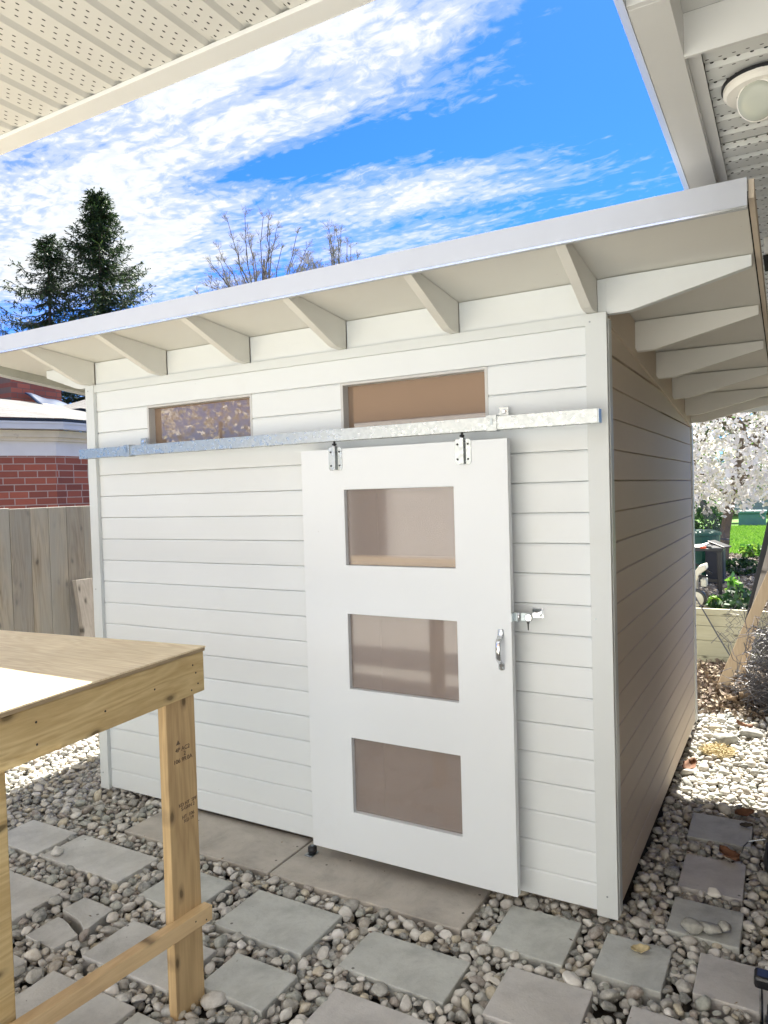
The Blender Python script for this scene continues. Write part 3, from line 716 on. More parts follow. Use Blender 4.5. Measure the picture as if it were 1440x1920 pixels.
# track
tr = MB(); y0, y1, z0, z1, tt = -.138, -.094, 2.026, 2.080, .003
tr.box(X0 + .07, -.008, y0, y0 + tt, z0, z1).box(X0 + .07, -.008, y1 - tt, y1, z0, z1).box(X0 + .07, -.008, y0 + tt, y1 - tt, z1 - tt, z1 - .0003)
tr.box(X0 + .07, -.008, y0 + tt, y0 + .015, z0 + .0003, z0 + tt).box(X0 + .07, -.008, y1 - .015, y1 - tt, z0 + .0003, z0 + tt)
tro = tr.build('door_track', 'galvanised', shed, .0008)
MB().box(-.0075, -.004, y0 + .001, y1 - .001, z0 + .001, z1 - .001).build('end_cap', 'zinc', tro)
for xc in (-2.533, -.418):
    bk = MB(); bk.box(xc - .022, xc + .022, -.030, -.0265, 2.080, 2.128).box(xc - .022, xc + .022, -.09, -.0265, 2.081, 2.085)
    bk.box(xc - .034, xc + .010, -.1420, -.1385, 2.022, 2.086).box(xc - .034, xc + .010, -.1385, -.092, 2.0805, 2.086).box(xc - .034, xc + .010, -.1385, -.1, 2.022, 2.0255)
    bk = bk.build('bracket', 'galvanised', tro, .0008)
    MB().lathe((xc + .004, -.0302, 2.108), (0, -1, 0), [(.0095, 0), (.0095, .002), (.006, .003), (.006, .007)], 6).build('bolt', 'steel_bright', bk)
    MB().prism([(xc - .018, 2.044), (xc - .007, 2.044), (xc - .007, 2.072), (xc - .018, 2.072)], 1, -.1445, -.1422).build('slot_plate', 'zinc', bk)
# hasp and lock
hs_ = MB(); zc_ = 1.262
hs_.box(-.3765, -.372, -.112, -.080, zc_ - .018, zc_ + .018).box(-.376, -.352, -.0845, -.080, zc_ - .018, zc_ + .018).box(-.352, -.304, -.0775, -.074, zc_ - .0165, zc_ + .0165)
hs_ = hs_.build('hasp', 'zinc', shed, .001)
MB().tube([(-.354, -.084, zc_ - .018), (-.354, -.084, zc_ + .018)], .005, 10).build('hinge_pin', 'steel_bright', hs_, 0, True)
MB().box(-.322, -.275, -.006, -.001, zc_ - .014, zc_ + .028).box(-.322, -.300, -.072, -.006, zc_ - .006, zc_ + .006).build('staple', 'steel_bright', hs_, .001)
MB().lathe((-.312, -.0775, zc_), (0, -1, 0), [(.0165, 0), (.0165, .010), (.013, .013), (.008, .013), (.008, .009)], 20).build('lock_body', 'steel_bright', hs_)
MB().prism([(-.3185, zc_ - .016), (-.3055, zc_ - .016), (-.309, zc_ - .026), (-.3102, zc_ - .05), (-.3138, zc_ - .05), (-.315, zc_ - .026)], 1, -.094, -.0915).build('key', 'key_black', hs_)
# screws on the corner trims
for (x, z) in ((-.058, 2.43), (-.058, 1.26), (-.035, .15), (-2.985, 2.43), (-2.985, 1.26), (-2.985, .16)):
    MB().lathe((x, -.0242, z), (0, -1, 0), [(.0042, 0), (.0036, .002)], 8).build('screw', 'zinc', shed)
# floor guide (bolted to the slab)
gd = thing('door_guide', (-1.43, -.13, .046), 'small black roller guide bolted to the slab below the door corner', 'door guide')
MB().prism([(-1.445, -.125), (-1.400, -.125), (-1.400, -.065), (-1.445, -.065)], 2, .0465, .051).build('base_plate', 'zinc', gd, .001)
MB().lathe((-1.422, -.088, .052), (0, 0, 1), [(.019, 0), (.022, .004), (.022, .026), (.018, .030)], 20).build('roller', 'black_plastic', gd, 0, True)
MB().lathe((-1.422, -.088, .083), (0, 0, 1), [(.008, 0), (.006, .006)], 6).build('bolt', 'zinc', gd)

# ================================================================== house with the two eaves
ZE = 2.80
house = thing('house', (1.2, -3.9, 0), 'white sided house whose vented eaves frame the top corners of the view', 'house')
def corrugated(name, mat, rib_axis, u0, u1, a0, a1, z, pitch, off, parent, gd_=.010, gw=.018):
    """soffit sheet with V grooves running along rib_axis; u across"""
    us = [u0]; k = math.ceil((u0 - off) / pitch)
    prof = [(u0, z)]
    while True:
        c = off + k * pitch; k += 1
        if c + gw > u1: break
        if c - gw < u0: continue
        prof += [(c - gw, z), (c - gw * .45, z + gd_), (c + gw * .45, z + gd_), (c + gw, z)]
    prof += [(u1, z)]
    prof = prof + [(p[0], p[1] + .003) for p in prof[::-1]]
    return MB().prism(prof, 0 if rib_axis == 0 else 1, a0, a1).build(name, mat, parent)
# left eave over the camera: ribs run along y, edge along x.
EY, EX1 = -1.585, .36
ribs_off = .0
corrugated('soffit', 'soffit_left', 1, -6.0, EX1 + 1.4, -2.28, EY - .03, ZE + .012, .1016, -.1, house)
fa = MB(); fa.box(-6.0, EX1 - .02, EY - .058, EY - .004, ZE, ZE + .0112).box(-6.0, EX1 - .02, EY - .004, EY, ZE, ZE + .15)
fa.build('fascia', 'vinyl_white', house, .001)
MB().box(-6.0, EX1 + 1.5, -2.31, EY - .004, ZE + .10, ZE + .15).box(-6.0, EX1 + 1.5, -2.32, -2.281, ZE - .03, ZE + .099).build('roof', 'shingles', house)
for x in (-5.9, 1.5): MB().box(x - .05, x + .05, -2.43, -2.33, -.04, ZE + .10).build('post', 'vinyl_white', house)
# right eave
EXo, YE = .330, 3.32
MB().box(EXo, .413, -1.27, YE, ZE, ZE + .008).box(EXo, .413, -1.285, -1.2705, ZE + .001, ZE + .099).build('eave_underside', 'vinyl_white', house)
MB().box(.4055, .4128, -1.27, -1.0305, ZE + .0085, ZE + .0995).build('eave_underside', 'vinyl_white', house)
MB().box(.4135, .446, -1.02, YE, ZE + .016, ZE + .022).box(.413, .4165, -1.02, YE, ZE + .006, ZE + .0158).build('soffit_channel', 'vinyl_white', house)
MB().prism([(EXo - .008, ZE + .004), (EXo - .0005, ZE - .002), (EXo - .0005, ZE + .16), (EXo - .034, ZE + .16), (EXo - .034, ZE + .05), (EXo - .024, ZE + .02)], 1, -1.7, YE).build('gutter', 'drip_metal', house, .001)
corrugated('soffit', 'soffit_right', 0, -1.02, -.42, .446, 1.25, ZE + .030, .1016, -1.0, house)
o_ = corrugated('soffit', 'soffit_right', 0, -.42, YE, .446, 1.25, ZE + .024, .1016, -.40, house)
MB().box(.413, 1.25, -1.03, -1.0205, ZE - .002, ZE + .10).build('beam_face', 'vinyl_white', house)
MB().box(EXo + .001, 1.25, -1.66, -1.031, ZE + .10, ZE + .108).build('porch_ceiling', 'vinyl_white', house)
MB().box(EXo, 1.25, YE, YE + .004, ZE - .002, ZE + .16).build('end_fascia', 'vinyl_white', house)
MB().box(EXo + .002, 1.3, -1.6, YE, ZE + .12, ZE + .17).build('roof', 'shingles', house)
MB().box(.93, 1.35, -2.3, YE - .36, -.04, ZE + .12).build('side_shade_wall', 'tan_siding', house)  # unseen wall, set close and dark to shade the passage
w_ = MB()
for k in range(22):
    z0 = .25 + k * .118
    w_.prism([(-6.90, z0), (-6.885, z0), (-6.898, z0 + .118), (-6.90, z0 + .118)], 0, -6.0, 3.35)
w_.box(-6, 3.35, -7.1, -6.901, -.04, ZE + .1)
MB().box(-6, 3.35, -7.1, -6.89, ZE + .101, 4.6).build('reflection_band', 'reflection_brown', house)  # brown band out of view, added for the upper panes to reflect
w_.build('rear_bounce_wall', 'bounce_wall_render', house)  # unseen pale wall, placed to bounce sunlight onto the shed front
pd = MB().box(-6.2, -6.1, -6.94, -6.86, .05, 2.15).box(-4.75, -4.65, -6.94, -6.86, .05, 2.15).box(-5.45, -5.38, -6.94, -6.86, .05, 2.06).box(-6.1, -4.75, -6.94, -6.86, 2.06, 2.15).build('reflection_door', 'vinyl_white', house)  # unseen door, added so the shed door panes have something to reflect
MB().box(-6.099, -4.751, -6.90, -6.885, .06, 2.059).build('glazing', 'glass_dark', pd)
# white box under the eave
bx = thing('junction_box', (.56, .72, ZE), 'small white box fixed under the vented eave at the right edge', 'box')
MB().box(.532, .60, .60, .86, ZE - .05, ZE + .023).build('housing', 'white_plastic', bx, .004)
MB().box(.528, .604, .604, .866, ZE - .056, ZE - .051).build('dark_underside', 'dark_gap', bx)  # dark sheet over the underside of the box
# eave light
lamp = thing('eave_light', (.545, -.80, ZE), 'round white outdoor lamp with a tilted disc head and rating labels under the eave', 'lamp')
MB().lathe((.565, -.765, ZE + .022), (0, 0, -1), [(.092, 0), (.092, .010)], 36).build('gasket', 'black_plastic', lamp)
bs_ = MB().lathe((.565, -.770, ZE + .010), (0, -.05, -1), [(.087, 0), (.087, .012), (.079, .020), (.05, .024)], 36).build('base', 'white_plastic', lamp, 0, False)
for (dx, dy, r0) in ((-.036, -.012, .5), (.030, -.035, .5)):
    c = Vector((.565 + dx, -.78 + dy, ZE - .0168)); lb = MB()
    a = Vector((math.cos(r0), math.sin(r0), 0)); q = Vector((-math.sin(r0), math.cos(r0), 0))
    for j in range(5): lb.obox(c + q * (j - 2) * .0042 + Vector((0, 0, -.0005)), a, q, (0, 0, 1), .015, .0012, .0006)
    lb.build('rating_label', 'ink', bs_)
hdv = Vector((-.30, -.80, -.52)).normalized(); hc = Vector((.562, -.80, ZE - .040))
MB().tube([(.562, -.77, ZE - .01), hc - hdv * .02], .014, 12).build('arm', 'white_plastic', lamp, 0, True)
he = MB().lathe(hc - hdv * .022, hdv, [(.03, 0), (.042, .008), (.0495, .018), (.051, .030), (.048, .034)], 40).build('lamp_head', 'white_plastic', lamp, 0, True)
MB().lathe(hc + hdv * .0125, hdv, [(.0465, 0), (.045, .003), (.03, .005), (.01, .006)], 40).build('diffuser', 'lens_plastic', he, 0, True)

# ================================================================== workbench table
tab = thing('workbench', (-1.8, -1.4, 0), 'rough pine workbench with a plywood top at the left edge', 'table')
TZ = 1.262; ta = math.radians(-4.2)
def trot(x, y):   # rotate about the near right far corner
    cx, cy = -1.2, -1.012; c, s_ = math.cos(ta), math.sin(ta)
    return (cx + (x) * c + (y) * s_ * -1, cy + x * -s_ * -1 + y * c)
def tbox(mb, x0, x1, y0, y1, z0, z1):
    c, s_ = math.cos(ta), math.sin(ta)
    ctr = Vector((-1.2, -1.012, 0)); ax = Vector((c, -s_ * -1, 0)); ay = Vector((s_ * -1, c, 0)); ax = Vector((c, s_, 0)) ; ay = Vector((-s_, c, 0))
    mb.obox(ctr + ax * (x0 + x1) / 2 + ay * (y0 + y1) / 2 + Vector((0, 0, (z0 + z1) / 2)), ax, ay, (0, 0, 1), (x1 - x0) / 2, (y1 - y0) / 2, (z1 - z0) / 2); return mb
ta = math.radians(5.0)
tbox(MB(), -2.4, .006, -1.22, .006, TZ - .006, TZ).build('tabletop', 'plywood', tab, .001)
tbox(MB(), -2.399, .004, -1.219, .004, TZ - .017, TZ - .0065).build('plywood_core', 'plywood_edge', tab, .001)
tbox(MB(), -.038, .0, -1.20, 0, TZ - .158, TZ - .018).build('apron', 'pine_y', tab, .003)
tbox(MB(), -2.35, -.039, -.04, -.002, TZ - .158, TZ - .018).build('apron', 'pine_y', tab, .003)
tbox(MB(), -2.35, -.039, -1.2, -1.162, TZ - .158, TZ - .018).build('apron', 'pine_y', tab, .003)
# legs
l1 = MB().obox((-1.222, -1.128, .548), (1, 0, 0), (0, 1, 0), (0, 0, 1), .019, .067, .556).build('leg', 'pine_z', tab, .004)
MB().obox((-1.268, -1.80, .548), (1, 0, 0), (0, 1, 0), (0, 0, 1), .019, .07, .556).build('leg', 'pine_y', tab, .004)
MB().obox((-3.4, -1.2, .55), (1, 0, 0), (0, 1, 0), (0, 0, 1), .019, .07, .556).build('leg', 'pine_z', tab, .004)
MB().obox((-3.4, -2.2, .55), (1, 0, 0), (0, 1, 0), (0, 0, 1), .019, .07, .556).build('leg', 'pine_z', tab, .004)
MB().bar((-1.182, -1.052, .335), (-1.225, -1.95, .362), .040, .052).build('stretcher', 'pine_bright', tab, .002)
# nail heads / screw holes
def dot(p, nrm, r, mat, par, nm='screw'): MB().lathe(p, nrm, [(r, 0), (r * .9, .0008)], 10).build(nm, mat, par)
for (y, z) in ((-.06, TZ - .055), (-.045, TZ - .085), (-.035, TZ - .125), (-.07, TZ - .14), (-.25, TZ - .09), (-.70, TZ - .06), (-.70, TZ - .12), (-.46, TZ - .10)):
    c, s_ = math.cos(ta), math.sin(ta); q = Vector((-1.2, -1.012, z)) + Vector((c, s_, 0)) * .0002 + Vector((-s_, c, 0)) * y
    dot(q, (c, s_, 0), .0035, 'ink', tab)
for (y, z) in ((-1.085, .325), (-1.135, .345)): dot((-1.1605 - .0, y, z), (1, .05, 0), .003, 'ink', tab)
def text(body, loc, size, rot, mat, name, parent, align='CENTER', ext=.0006):
    cu = bpy.data.curves.new(name, 'FONT'); cu.body = body; cu.size = size; cu.extrude = ext; cu.align_x = align; cu.space_line = .9
    o = bpy.data.objects.new(name, cu); COL.objects.link(o); o.rotation_euler = rot; o.location = loc
    bpy.context.view_layer.update(); me = bpy.data.meshes.new_from_object(o.evaluated_get(bpy.context.evaluated_depsgraph_get()))
    me.transform(o.matrix_world); bpy.data.objects.remove(o); me.transform(Matrix.Translation(-parent.location))
    m2 = bpy.data.objects.new(name, me); COL.objects.link(m2); me.materials.clear(); me.materials.append(MATS[mat]); m2.parent = parent
    return m2
RX = (PI / 2, 0, PI / 2)
text("4P AC2\n   2\n106 99.0A", (-1.2025, -1.125, .925), .021, RX, 'stamp_ink', 'lumber_stamp', tab)
text("\u25B2", (-1.2025, -1.145, .95), .02, RX, 'stamp_ink', 'lumber_stamp', tab)
text("KD HT  SPF\nS-GRN 2", (-1.2025, -1.11, .735), .017, RX, 'stamp_ink', 'lumber_stamp', tab)
text("HT  106\n KD 19", (-1.2025, -1.11, .690), .017, RX, 'stamp_ink', 'lumber_stamp', tab)

# ================================================================== fence at the left
fence = thing('board_fence', (-4.37, 1.0, 0), 'weathered grey vertical board fence at the left edge', 'fence')
yb = 1.62; k = 0
while yb > -2.4:
    w = .158 + random.uniform(-.004, .004); mt = ('fence_board', 'fence_board_dark', 'fence_board')[k % 3]
    bd = MB().box(-4.385 + random.uniform(-.003, .003), -4.362 + random.uniform(-.002, .003), yb - w + .004, yb, .03, 1.745 + random.uniform(-.004, .004)).build('board', mt, fence, .003)
    yb -= w; k += 1
mbr = MB()
for z in (.35, 1.45): mbr.box(-4.43, -4.39, -2.4, 1.62, z, z + .09)
mbr.build('rail', 'weathered', fence)
pk = tag(MB().obox((-4.20, .90, .57), Vector((.98, 0, .16)).normalized(), (0, 1, 0), Vector((-.16, 0, .98)).normalized(), .022, .075, .60).build('leaning_plank', 'weathered', None, .003), 'short weathered plank leaning against the board fence', 'plank')

# ================================================================== brick house beyond the fence
c0 = Vector((-6.62, 2.42, 0)); dL = Vector((-.5, -.866, 0)); dR = Vector((0, 1, 0))
bh = thing('brick_house', (-8, 2.5, 0), 'red brick bungalow with white gutter and grey shingle hip roof beyond the fence', 'house')
def wallseg(nm, mat, p0, d, L, z0, z1, th, out=0.0):
    """slab along d from p0, outer face offset `out` along outward normal"""
    nrm = Vector((d.y, -d.x, 0)) if d.y > 0 else Vector((-d.y, d.x, 0))
    me = MB().box(0, L, -th, 0, z0, z1); o = me.build(nm, mat, None)
    a = math.atan2(d.y, d.x); flip = d.y < 0
    o.parent = bh; base = p0 + nrm * out - bh.location
    if flip:  # run the box so that its outer face (local y=0 side) points outwards
        o.location = base + d * L; a = math.atan2(-d.y, -d.x); o.rotation_euler = (0, 0, a)
        # local +x = -d ; local -y must be inside
        o.scale = (1, -1, 1)
    else:
        o.location = base; o.rotation_euler = (0, 0, a); o.scale = (1, -1, 1)
    return o
def wallseg(nm, mat, p0, d, L, z0, z1, th, out=0.0):
    nrm = Vector((.866, -.5, 0)) if d is dL else Vector((1, 0, 0))
    o = MB().box(0, L, -th, 0, z0, z1).build(nm, mat, None); o.parent = bh
    # local x along e, local y along outward normal
    e = Vector((nrm.y, -nrm.x, 0))            # e x n = z  -> right-handed frame (e, n, z)
    start = p0 if (d - e).length < .1 else p0 + d * L
    ext = .268 * out; o.scale = ((L + ext) / L, 1, 1)
    if d is not dL or True:
        start = start - (d * ext if (d - e).length < .1 else Vector((0, 0, 0)))
    start = start + nrm * out - bh.location
    o.rotation_euler = (0, 0, math.atan2(e.y, e.x)); o.location = start
    return o
wallseg('wall', 'brick_wall', c0, dL, 6, -.04, 2.30, .2); wallseg('wall', 'brick_wall', c0, dR, 7, -.04, 2.30, .2)
simple('peeling_white', (.66, .66, .66), .6, 0, .06, 4, .2, 20, dirt=((.16, .13, .10), 3.5, .66, .8))
simple('peeling_cream', (.62, .57, .46), .7, 0, .1, 4, .3, 20, dirt=((.12, .09, .06), 4.5, .60, .9))
wallseg('frieze_board', 'peeling_white', c0, dL, 6, 2.30, 2.46, .2, .02); wallseg('frieze_board', 'peeling_white', c0, dR, 7, 2.30, 2.46, .2, .02)
wallseg('crown_moulding', 'peeling_cream', c0, dL, 6, 2.46, 2.575, .2, .07); wallseg('crown_moulding', 'peeling_cream', c0, dR, 7, 2.46, 2.575, .2, .07)
wallseg('crown_moulding', 'peeling_cream', c0, dL, 6, 2.50, 2.575, .2, .11); wallseg('crown_moulding', 'peeling_cream', c0, dR, 7, 2.50, 2.575, .2, .11)
wallseg('gutter', 'drip_metal', c0, dL, 6, 2.58, 2.655, .1, .24); wallseg('gutter', 'drip_metal', c0, dR, 7, 2.58, 2.655, .1, .24)
wallseg('gutter_lip', 'drip_metal', c0, dL, 6, 2.640, 2.660, .02, .252); wallseg('gutter_lip', 'drip_metal', c0, dR, 7, 2.640, 2.660, .02, .252)
wallseg('eave_shadow_board', 'black_plastic', c0, dL, 6, 2.657, 2.695, .1, .22); wallseg('eave_shadow_board', 'black_plastic', c0, dR, 7, 2.657, 2.695, .1, .22)
nL, nR = Vector((.866, -.5, 0)), Vector((1, 0, 0))
cor = c0 + (nL + nR).normalized() * .24 / math.cos(math.radians(15)); hip = -(nL + nR).normalized(); pit = .197
hp = lambda p, t, z=2.70: Vector((p.x + hip.x * t, p.y + hip.y * t, z + pit * t * math.cos(math.radians(15))))
A = Vector((cor.x, cor.y, 2.70)); Bp = hp(cor, 3.2)
rl = MB(); e1 = A + dL * 7; e2 = A + dR * 8
rl.add([A, e1, e1 - nL * 3.09 + Vector((0, 0, pit * 3.09)), Bp], [(0, 1, 2, 3)]).build('roof', 'shingles', bh)
rr_ = MB(); rr_.add([A, Bp, e2 - nR * 3.09 + Vector((0, 0, pit * 3.09)), e2], [(0, 1, 2, 3)]).build('roof', 'shingles', bh)
# second grey slope behind, two roof vents, chimney
MB().add([(-9.35, 4.1, 3.12), (-4.5, 4.1, 3.12), (-4.5, 6.6, 4.0), (-8.7, 6.6, 4.0)], [(0, 1, 2, 3)]).build('roof', 'shingles', bh)
MB().lathe((-7.22, 2.74, 2.68), (0, 0, 1), [(.075, 0), (.075, .09), (.10, .09), (.10, .12), (.08, .15), (.03, .16)], 20).build('roof_vent', 'white_plastic', bh)
MB().lathe((-7.36, 2.66, 2.68), (0, 0, 1), [(.055, 0), (.055, .11), (.045, .115)], 16).build('roof_vent', 'white_plastic', bh)
ch = MB().box(0, .86, 0, .5, -.4, .75).build('chimney', 'brick_chimney', None); ch.parent = bh; ch.location = Vector((-9.5, 3.83, 3.2)) - bh.location; ch.rotation_euler = (0, 0, PI / 2)
tarp = MB()
for i in range(9):
    for j in range(6):
        x = i / 8; y = j / 5; tarp.v.append((-9.42 + y * .35, 4.0 + x * .72, 3.42 - .20 * y + -.10 * x + .012 * math.sin(i * 1.3 + j)))
for i in range(8):
    for j in range(5): tarp.f.append((i * 6 + j, i * 6 + j + 1, i * 6 + j + 7, i * 6 + j + 6))
to = tarp.build('tarpaulin', 'blue_tarp', None, 0, True); sm = to.modifiers.new('thick', 'SOLIDIFY'); sm.thickness = .02
tag(to, 'crumpled blue tarpaulin on the roof below the chimney', 'tarpaulin')
# flowering twig in front of the bricks
tw = MB(); pts = [(-5.6 + .02 * math.sin(i), 2.05, 1.5 + .12 * i) for i in range(7)]; tw.tube(pts, .006, 5)
twr = tag(tw.build('flowering_twig', 'twig'), 'thin twig with white buds in front of the brick wall', 'twig')

# ================================================================== vegetation helpers
def blob(cx, cy, cz, rx, ry, rz, n_): 
    d = rng.normal(size=(n_, 3)); d /= np.linalg.norm(d, axis=1)[:, None]; r_ = rng.uniform(.4, 1, n_)[:, None] ** .4
    return np.array([cx, cy, cz]) + d * r_ * np.array([rx, ry, rz])
def leafcloud(name, centers, size, mat, parent=None, aspect=.5, jitter=.0, flat=0.0):
    """many small quads, one per centre"""
    n_ = len(centers); c = np.asarray(centers, float)
    a = rng.normal(size=(n_, 3)); a[:, 2] *= (1 - flat); a /= np.linalg.norm(a, axis=1)[:, None]
    b_ = rng.normal(size=(n_, 3)); b_ -= (b_ * a).sum(1)[:, None] * a; b_ /= np.linalg.norm(b_, axis=1)[:, None]
    s_ = size * rng.uniform(.6, 1.4, n_)[:, None]
    V_ = np.stack([c - a * s_, c - b_ * s_ * aspect, c + a * s_, c + b_ * s_ * aspect], 1).reshape(-1, 3)
    F_ = np.arange(n_ * 4).reshape(-1, 4)
    return npmesh(name, V_, F_, mat, parent, False)
def spruce(loc, H, R0, label, seed, sparse=1.0, base=0.2, nbr=150):
    rs = random.Random(seed); t = thing('spruce_tree', loc, label, 'tree', 'spruces behind the brick house'); L = Vector(loc)
    MB().tube([L + Vector((0, 0, z * H)) for z in (0, .4, .8, 1)], [H * .014, H * .010, H * .004, .01], 8).build('trunk', 'trunk', t)
    br = MB(); V_ = []; F_ = []
    def spray(p, d, ln, w):
        q = d.cross(Vector((0, 0, 1))).normalized(); k = len(V_)
        q = (q + Vector((0, 0, rs.uniform(-.7, .7)))).normalized()
        V_.extend([tuple(p - q * w), tuple(p + d * ln * .5 - q * w * .8), tuple(p + d * ln), tuple(p + d * ln * .5 + q * w * .8)]); F_.append((k, k + 1, k + 2, k + 3))
    for i in range(nbr):
        u = rs.random() ** .85; z = H * (base + (1 - base) * u); ln = R0 * (1 - u) ** .8 * rs.uniform(.6, 1.15) + .12
        a = rs.uniform(0, 2 * PI); dirh = Vector((math.cos(a), math.sin(a), 0)); p = L + Vector((0, 0, z)); pts = []
        m_ = max(3, int(ln / .35)); droop = rs.uniform(.18, .38)
        for j in range(m_ + 1):
            s_ = j / m_; pts.append(p + dirh * ln * s_ + Vector((0, 0, -droop * ln * math.sin(s_ * 2.2) * (1 - .15 * u) + .28 * ln * s_ * s_)))
        br.tube(pts, [max(.008, .03 * (1 - j / m_) * (1 - u * .5)) for j in range(m_ + 1)], 4)
        for j in range(m_):
            for kk in range(int(9 * sparse)):
                s_ = rs.random(); q = pts[j].lerp(pts[j + 1], s_); d = (pts[j + 1] - pts[j]).normalized()
                side = dirh.cross(Vector((0, 0, 1))) * rs.choice((-1, 1)) * rs.uniform(.3, 1.1)
                dd = (d * rs.uniform(.2, 1) + side + Vector((0, 0, rs.uniform(-.9, .15)))).normalized()
                l2 = rs.uniform(.12, .34) * (1.1 - .45 * u)
                for e in range(4): spray(q + dd * l2 * e / 4, (dd + Vector((rs.uniform(-.5, .5), rs.uniform(-.5, .5), rs.uniform(-.5, .3)))).normalized(), rs.uniform(.07, .16), rs.uniform(.014, .032))
    br.build('branches', 'trunk', t)
    npmesh('crown', np.array(V_), np.array(F_), 'spruce_needles', t, False)
spruce((-17.6, 12.3, 0), 11.1, 3.6, 'tall dense dark spruce, the taller of two behind the brick house', 3, 1.3, .12, 420)
spruce((-19.0, 11.55, 0), 9.8, 4.2, 'lower ragged spruce with sparse drooping branches left of the tall one', 5, 1.0, .15, 260)
def bare_tree(loc, H, label, seed, spread=.5, name='bare_tree', mat='twig', r0=.10, depth=6, group='leafless trees beyond the shed', tag_=True, crown_from=.25):
    rs = random.Random(seed); t = thing(name, loc, label, 'tree', group); L = Vector(loc); tk = MB(); tw_ = MB(); tips = []
    def grow(p, d, ln, r, lv):
        pts = [p]; q = p
        for i in range(3):
            d = (d + Vector((rs.gauss(0, .13), rs.gauss(0, .13), rs.gauss(.04, .08)))).normalized(); q = q + d * ln / 3; pts.append(q)
        rr = [r * (1 - .3 * i / 3) for i in range(4)]
        (tk if lv < 2 else tw_).tube(pts, rr, 5 if lv < 3 else 3, lv < 2)
        tips.append(q)
        if lv >= depth: return
        for i in range(rs.choice((2, 3, 3)) if lv else 6):
            nd = (d + Vector((rs.gauss(0, spread), rs.gauss(0, spread), rs.gauss(.12, .18)))).normalized()
            grow(pts[rs.choice((1, 2, 3)) if lv else rs.choice((2, 3))], nd, ln * rs.uniform(.55, .82), max(.0045, r * .58), lv + 1)
    grow(L, Vector((0, 0, 1)), H * .22, r0, 0)
    zmax = max(q.z for q in tips) - loc[2]; f_ = H / zmax; tips = [L + (q - L) * f_ for q in tips]
    for o in (tk.build('trunk', 'trunk', t), tw_.build('branches', mat, t)): o.data.transform(Matrix.Scale(f_, 4))
    return t, tips
def dome_tree(loc, H, rx, rz, label, seed, limbs=52, group='leafless trees beyond the shed'):
    rs = random.Random(seed); t = thing('bare_tree', loc, label, 'tree', group); L = Vector(loc); tk = MB(); tw_ = MB()
    zc0 = H - rz; tk.tube([L, L + Vector((.05, 0, zc0 * .5)), L + Vector((0, .05, zc0)), L + Vector((.1, 0, H - rz * .5))], [.13, .10, .06, .03], 7)
    for i in range(limbs):
        a = rs.uniform(0, 2 * PI); el = math.asin(rs.uniform(-.25, 1)); k = rs.uniform(.8, 1.04)
        tgt = L + Vector((rx * k * math.cos(el) * math.cos(a), rx * k * math.cos(el) * math.sin(a), zc0 + rz * k * math.sin(el)))
        st = L + Vector((0, 0, zc0 + rz * rs.uniform(-.9, .2))); mid = st.lerp(tgt, .45) + Vector((0, 0, -.10 * rz)); P_ = []
        for j in range(9):
            u = j / 8; p = st * (1 - u) ** 2 + mid * 2 * u * (1 - u) + tgt * u * u
            P_.append(p + Vector((rs.gauss(0, .03), rs.gauss(0, .03), rs.gauss(0, .03))) * (1 if 0 < j else 0))
        tk.tube(P_, [.024 * (1 - j / 8.5) + .006 for j in range(9)], 4, False)
        for j in range(2, 9):
            for _ in range(5):
                d = ((P_[j] - P_[j - 1]).normalized() + Vector((rs.gauss(0, .6), rs.gauss(0, .6), rs.gauss(.25, .35)))).normalized(); ln = rs.uniform(.25, .6) * (1.15 - j / 14)
                q = P_[j]; pp = [q]
                for e in range(3): d = (d + Vector((rs.gauss(0, .2), rs.gauss(0, .2), rs.gauss(.05, .12)))).normalized(); q = q + d * ln / 3; pp.append(q)
                tw_.tube(pp, [.0055, .005, .0045, .0035], 3, False)
                for _2 in range(5):
                    o = pp[rs.choice((1, 2))]; d2 = (d + Vector((rs.gauss(0, .6), rs.gauss(0, .6), rs.gauss(.1, .4)))).normalized(); tw_.tube([o, o + d2 * ln * rs.uniform(.3, .6)], [.0045, .0035], 3, False)
    tk.build('trunk', 'trunk', t); tw_.build('branches', 'twig', t)
dome_tree((-13.4, 14.8, 0), 10.4, 1.95, 2.9, 'bare spreading tree right behind the shed roof, the bigger of the leafless pair', 21)
dome_tree((-11.55, 16.2, 0), 9.85, 1.35, 2.3, 'thinner bare tree on the right of the leafless pair', 22, 38)
dome_tree((-21.3, 9.9, 0), 8.9, 1.7, 2.6, 'bare tree at the far left edge behind the spruces', 24, 38)

# ================================================================== garden beyond the retaining wall
rw = thing('retaining_wall', (-.1, YW, 0), 'low retaining wall of pale horizontal timber boards at the end of the passage', 'wall')
zz = 0.0
for k, h in enumerate((.135, .15, .14, .10, .065)):
    MB().box(-3.9, 3.0, YW, YW + .038, zz + .003, zz + h).build('board', 'retaining_board', rw, .003); zz += h
# blossom tree
bt, tips = bare_tree((-.31, 9.3, .5), 3.9, 'small tree covered in white blossom behind the shed', 31, .62, name='blossom_tree', mat='magnolia_bark', r0=.045, depth=5, group=None)
for c_ in bt.children: c_.data.materials.clear(); c_.data.materials.append(MATS['magnolia_bark'])
if 'group' in bt: del bt['group']
cs = []
for _ in range(3200):
    a, b_ = rng.uniform(0, 2 * PI), rng.uniform(-1, 1); rad = rng.uniform(.25, 1) ** .5
    s_ = math.sqrt(1 - b_ * b_); cs.append((-.25 + 1.45 * rad * s_ * math.cos(a), 9.3 + 1.5 * rad * s_ * math.sin(a), 2.42 + 1.25 * rad * b_))
cs = [c for c in cs if c[2] > 1.28 + .25 * rng.random()]
pc = []
for c in cs:
    for _ in range(rng.integers(3, 7)): pc.append(np.array(c) + rng.normal(0, .035, 3))
leafcloud('blossom', pc, .034, 'petals', bt, .75)
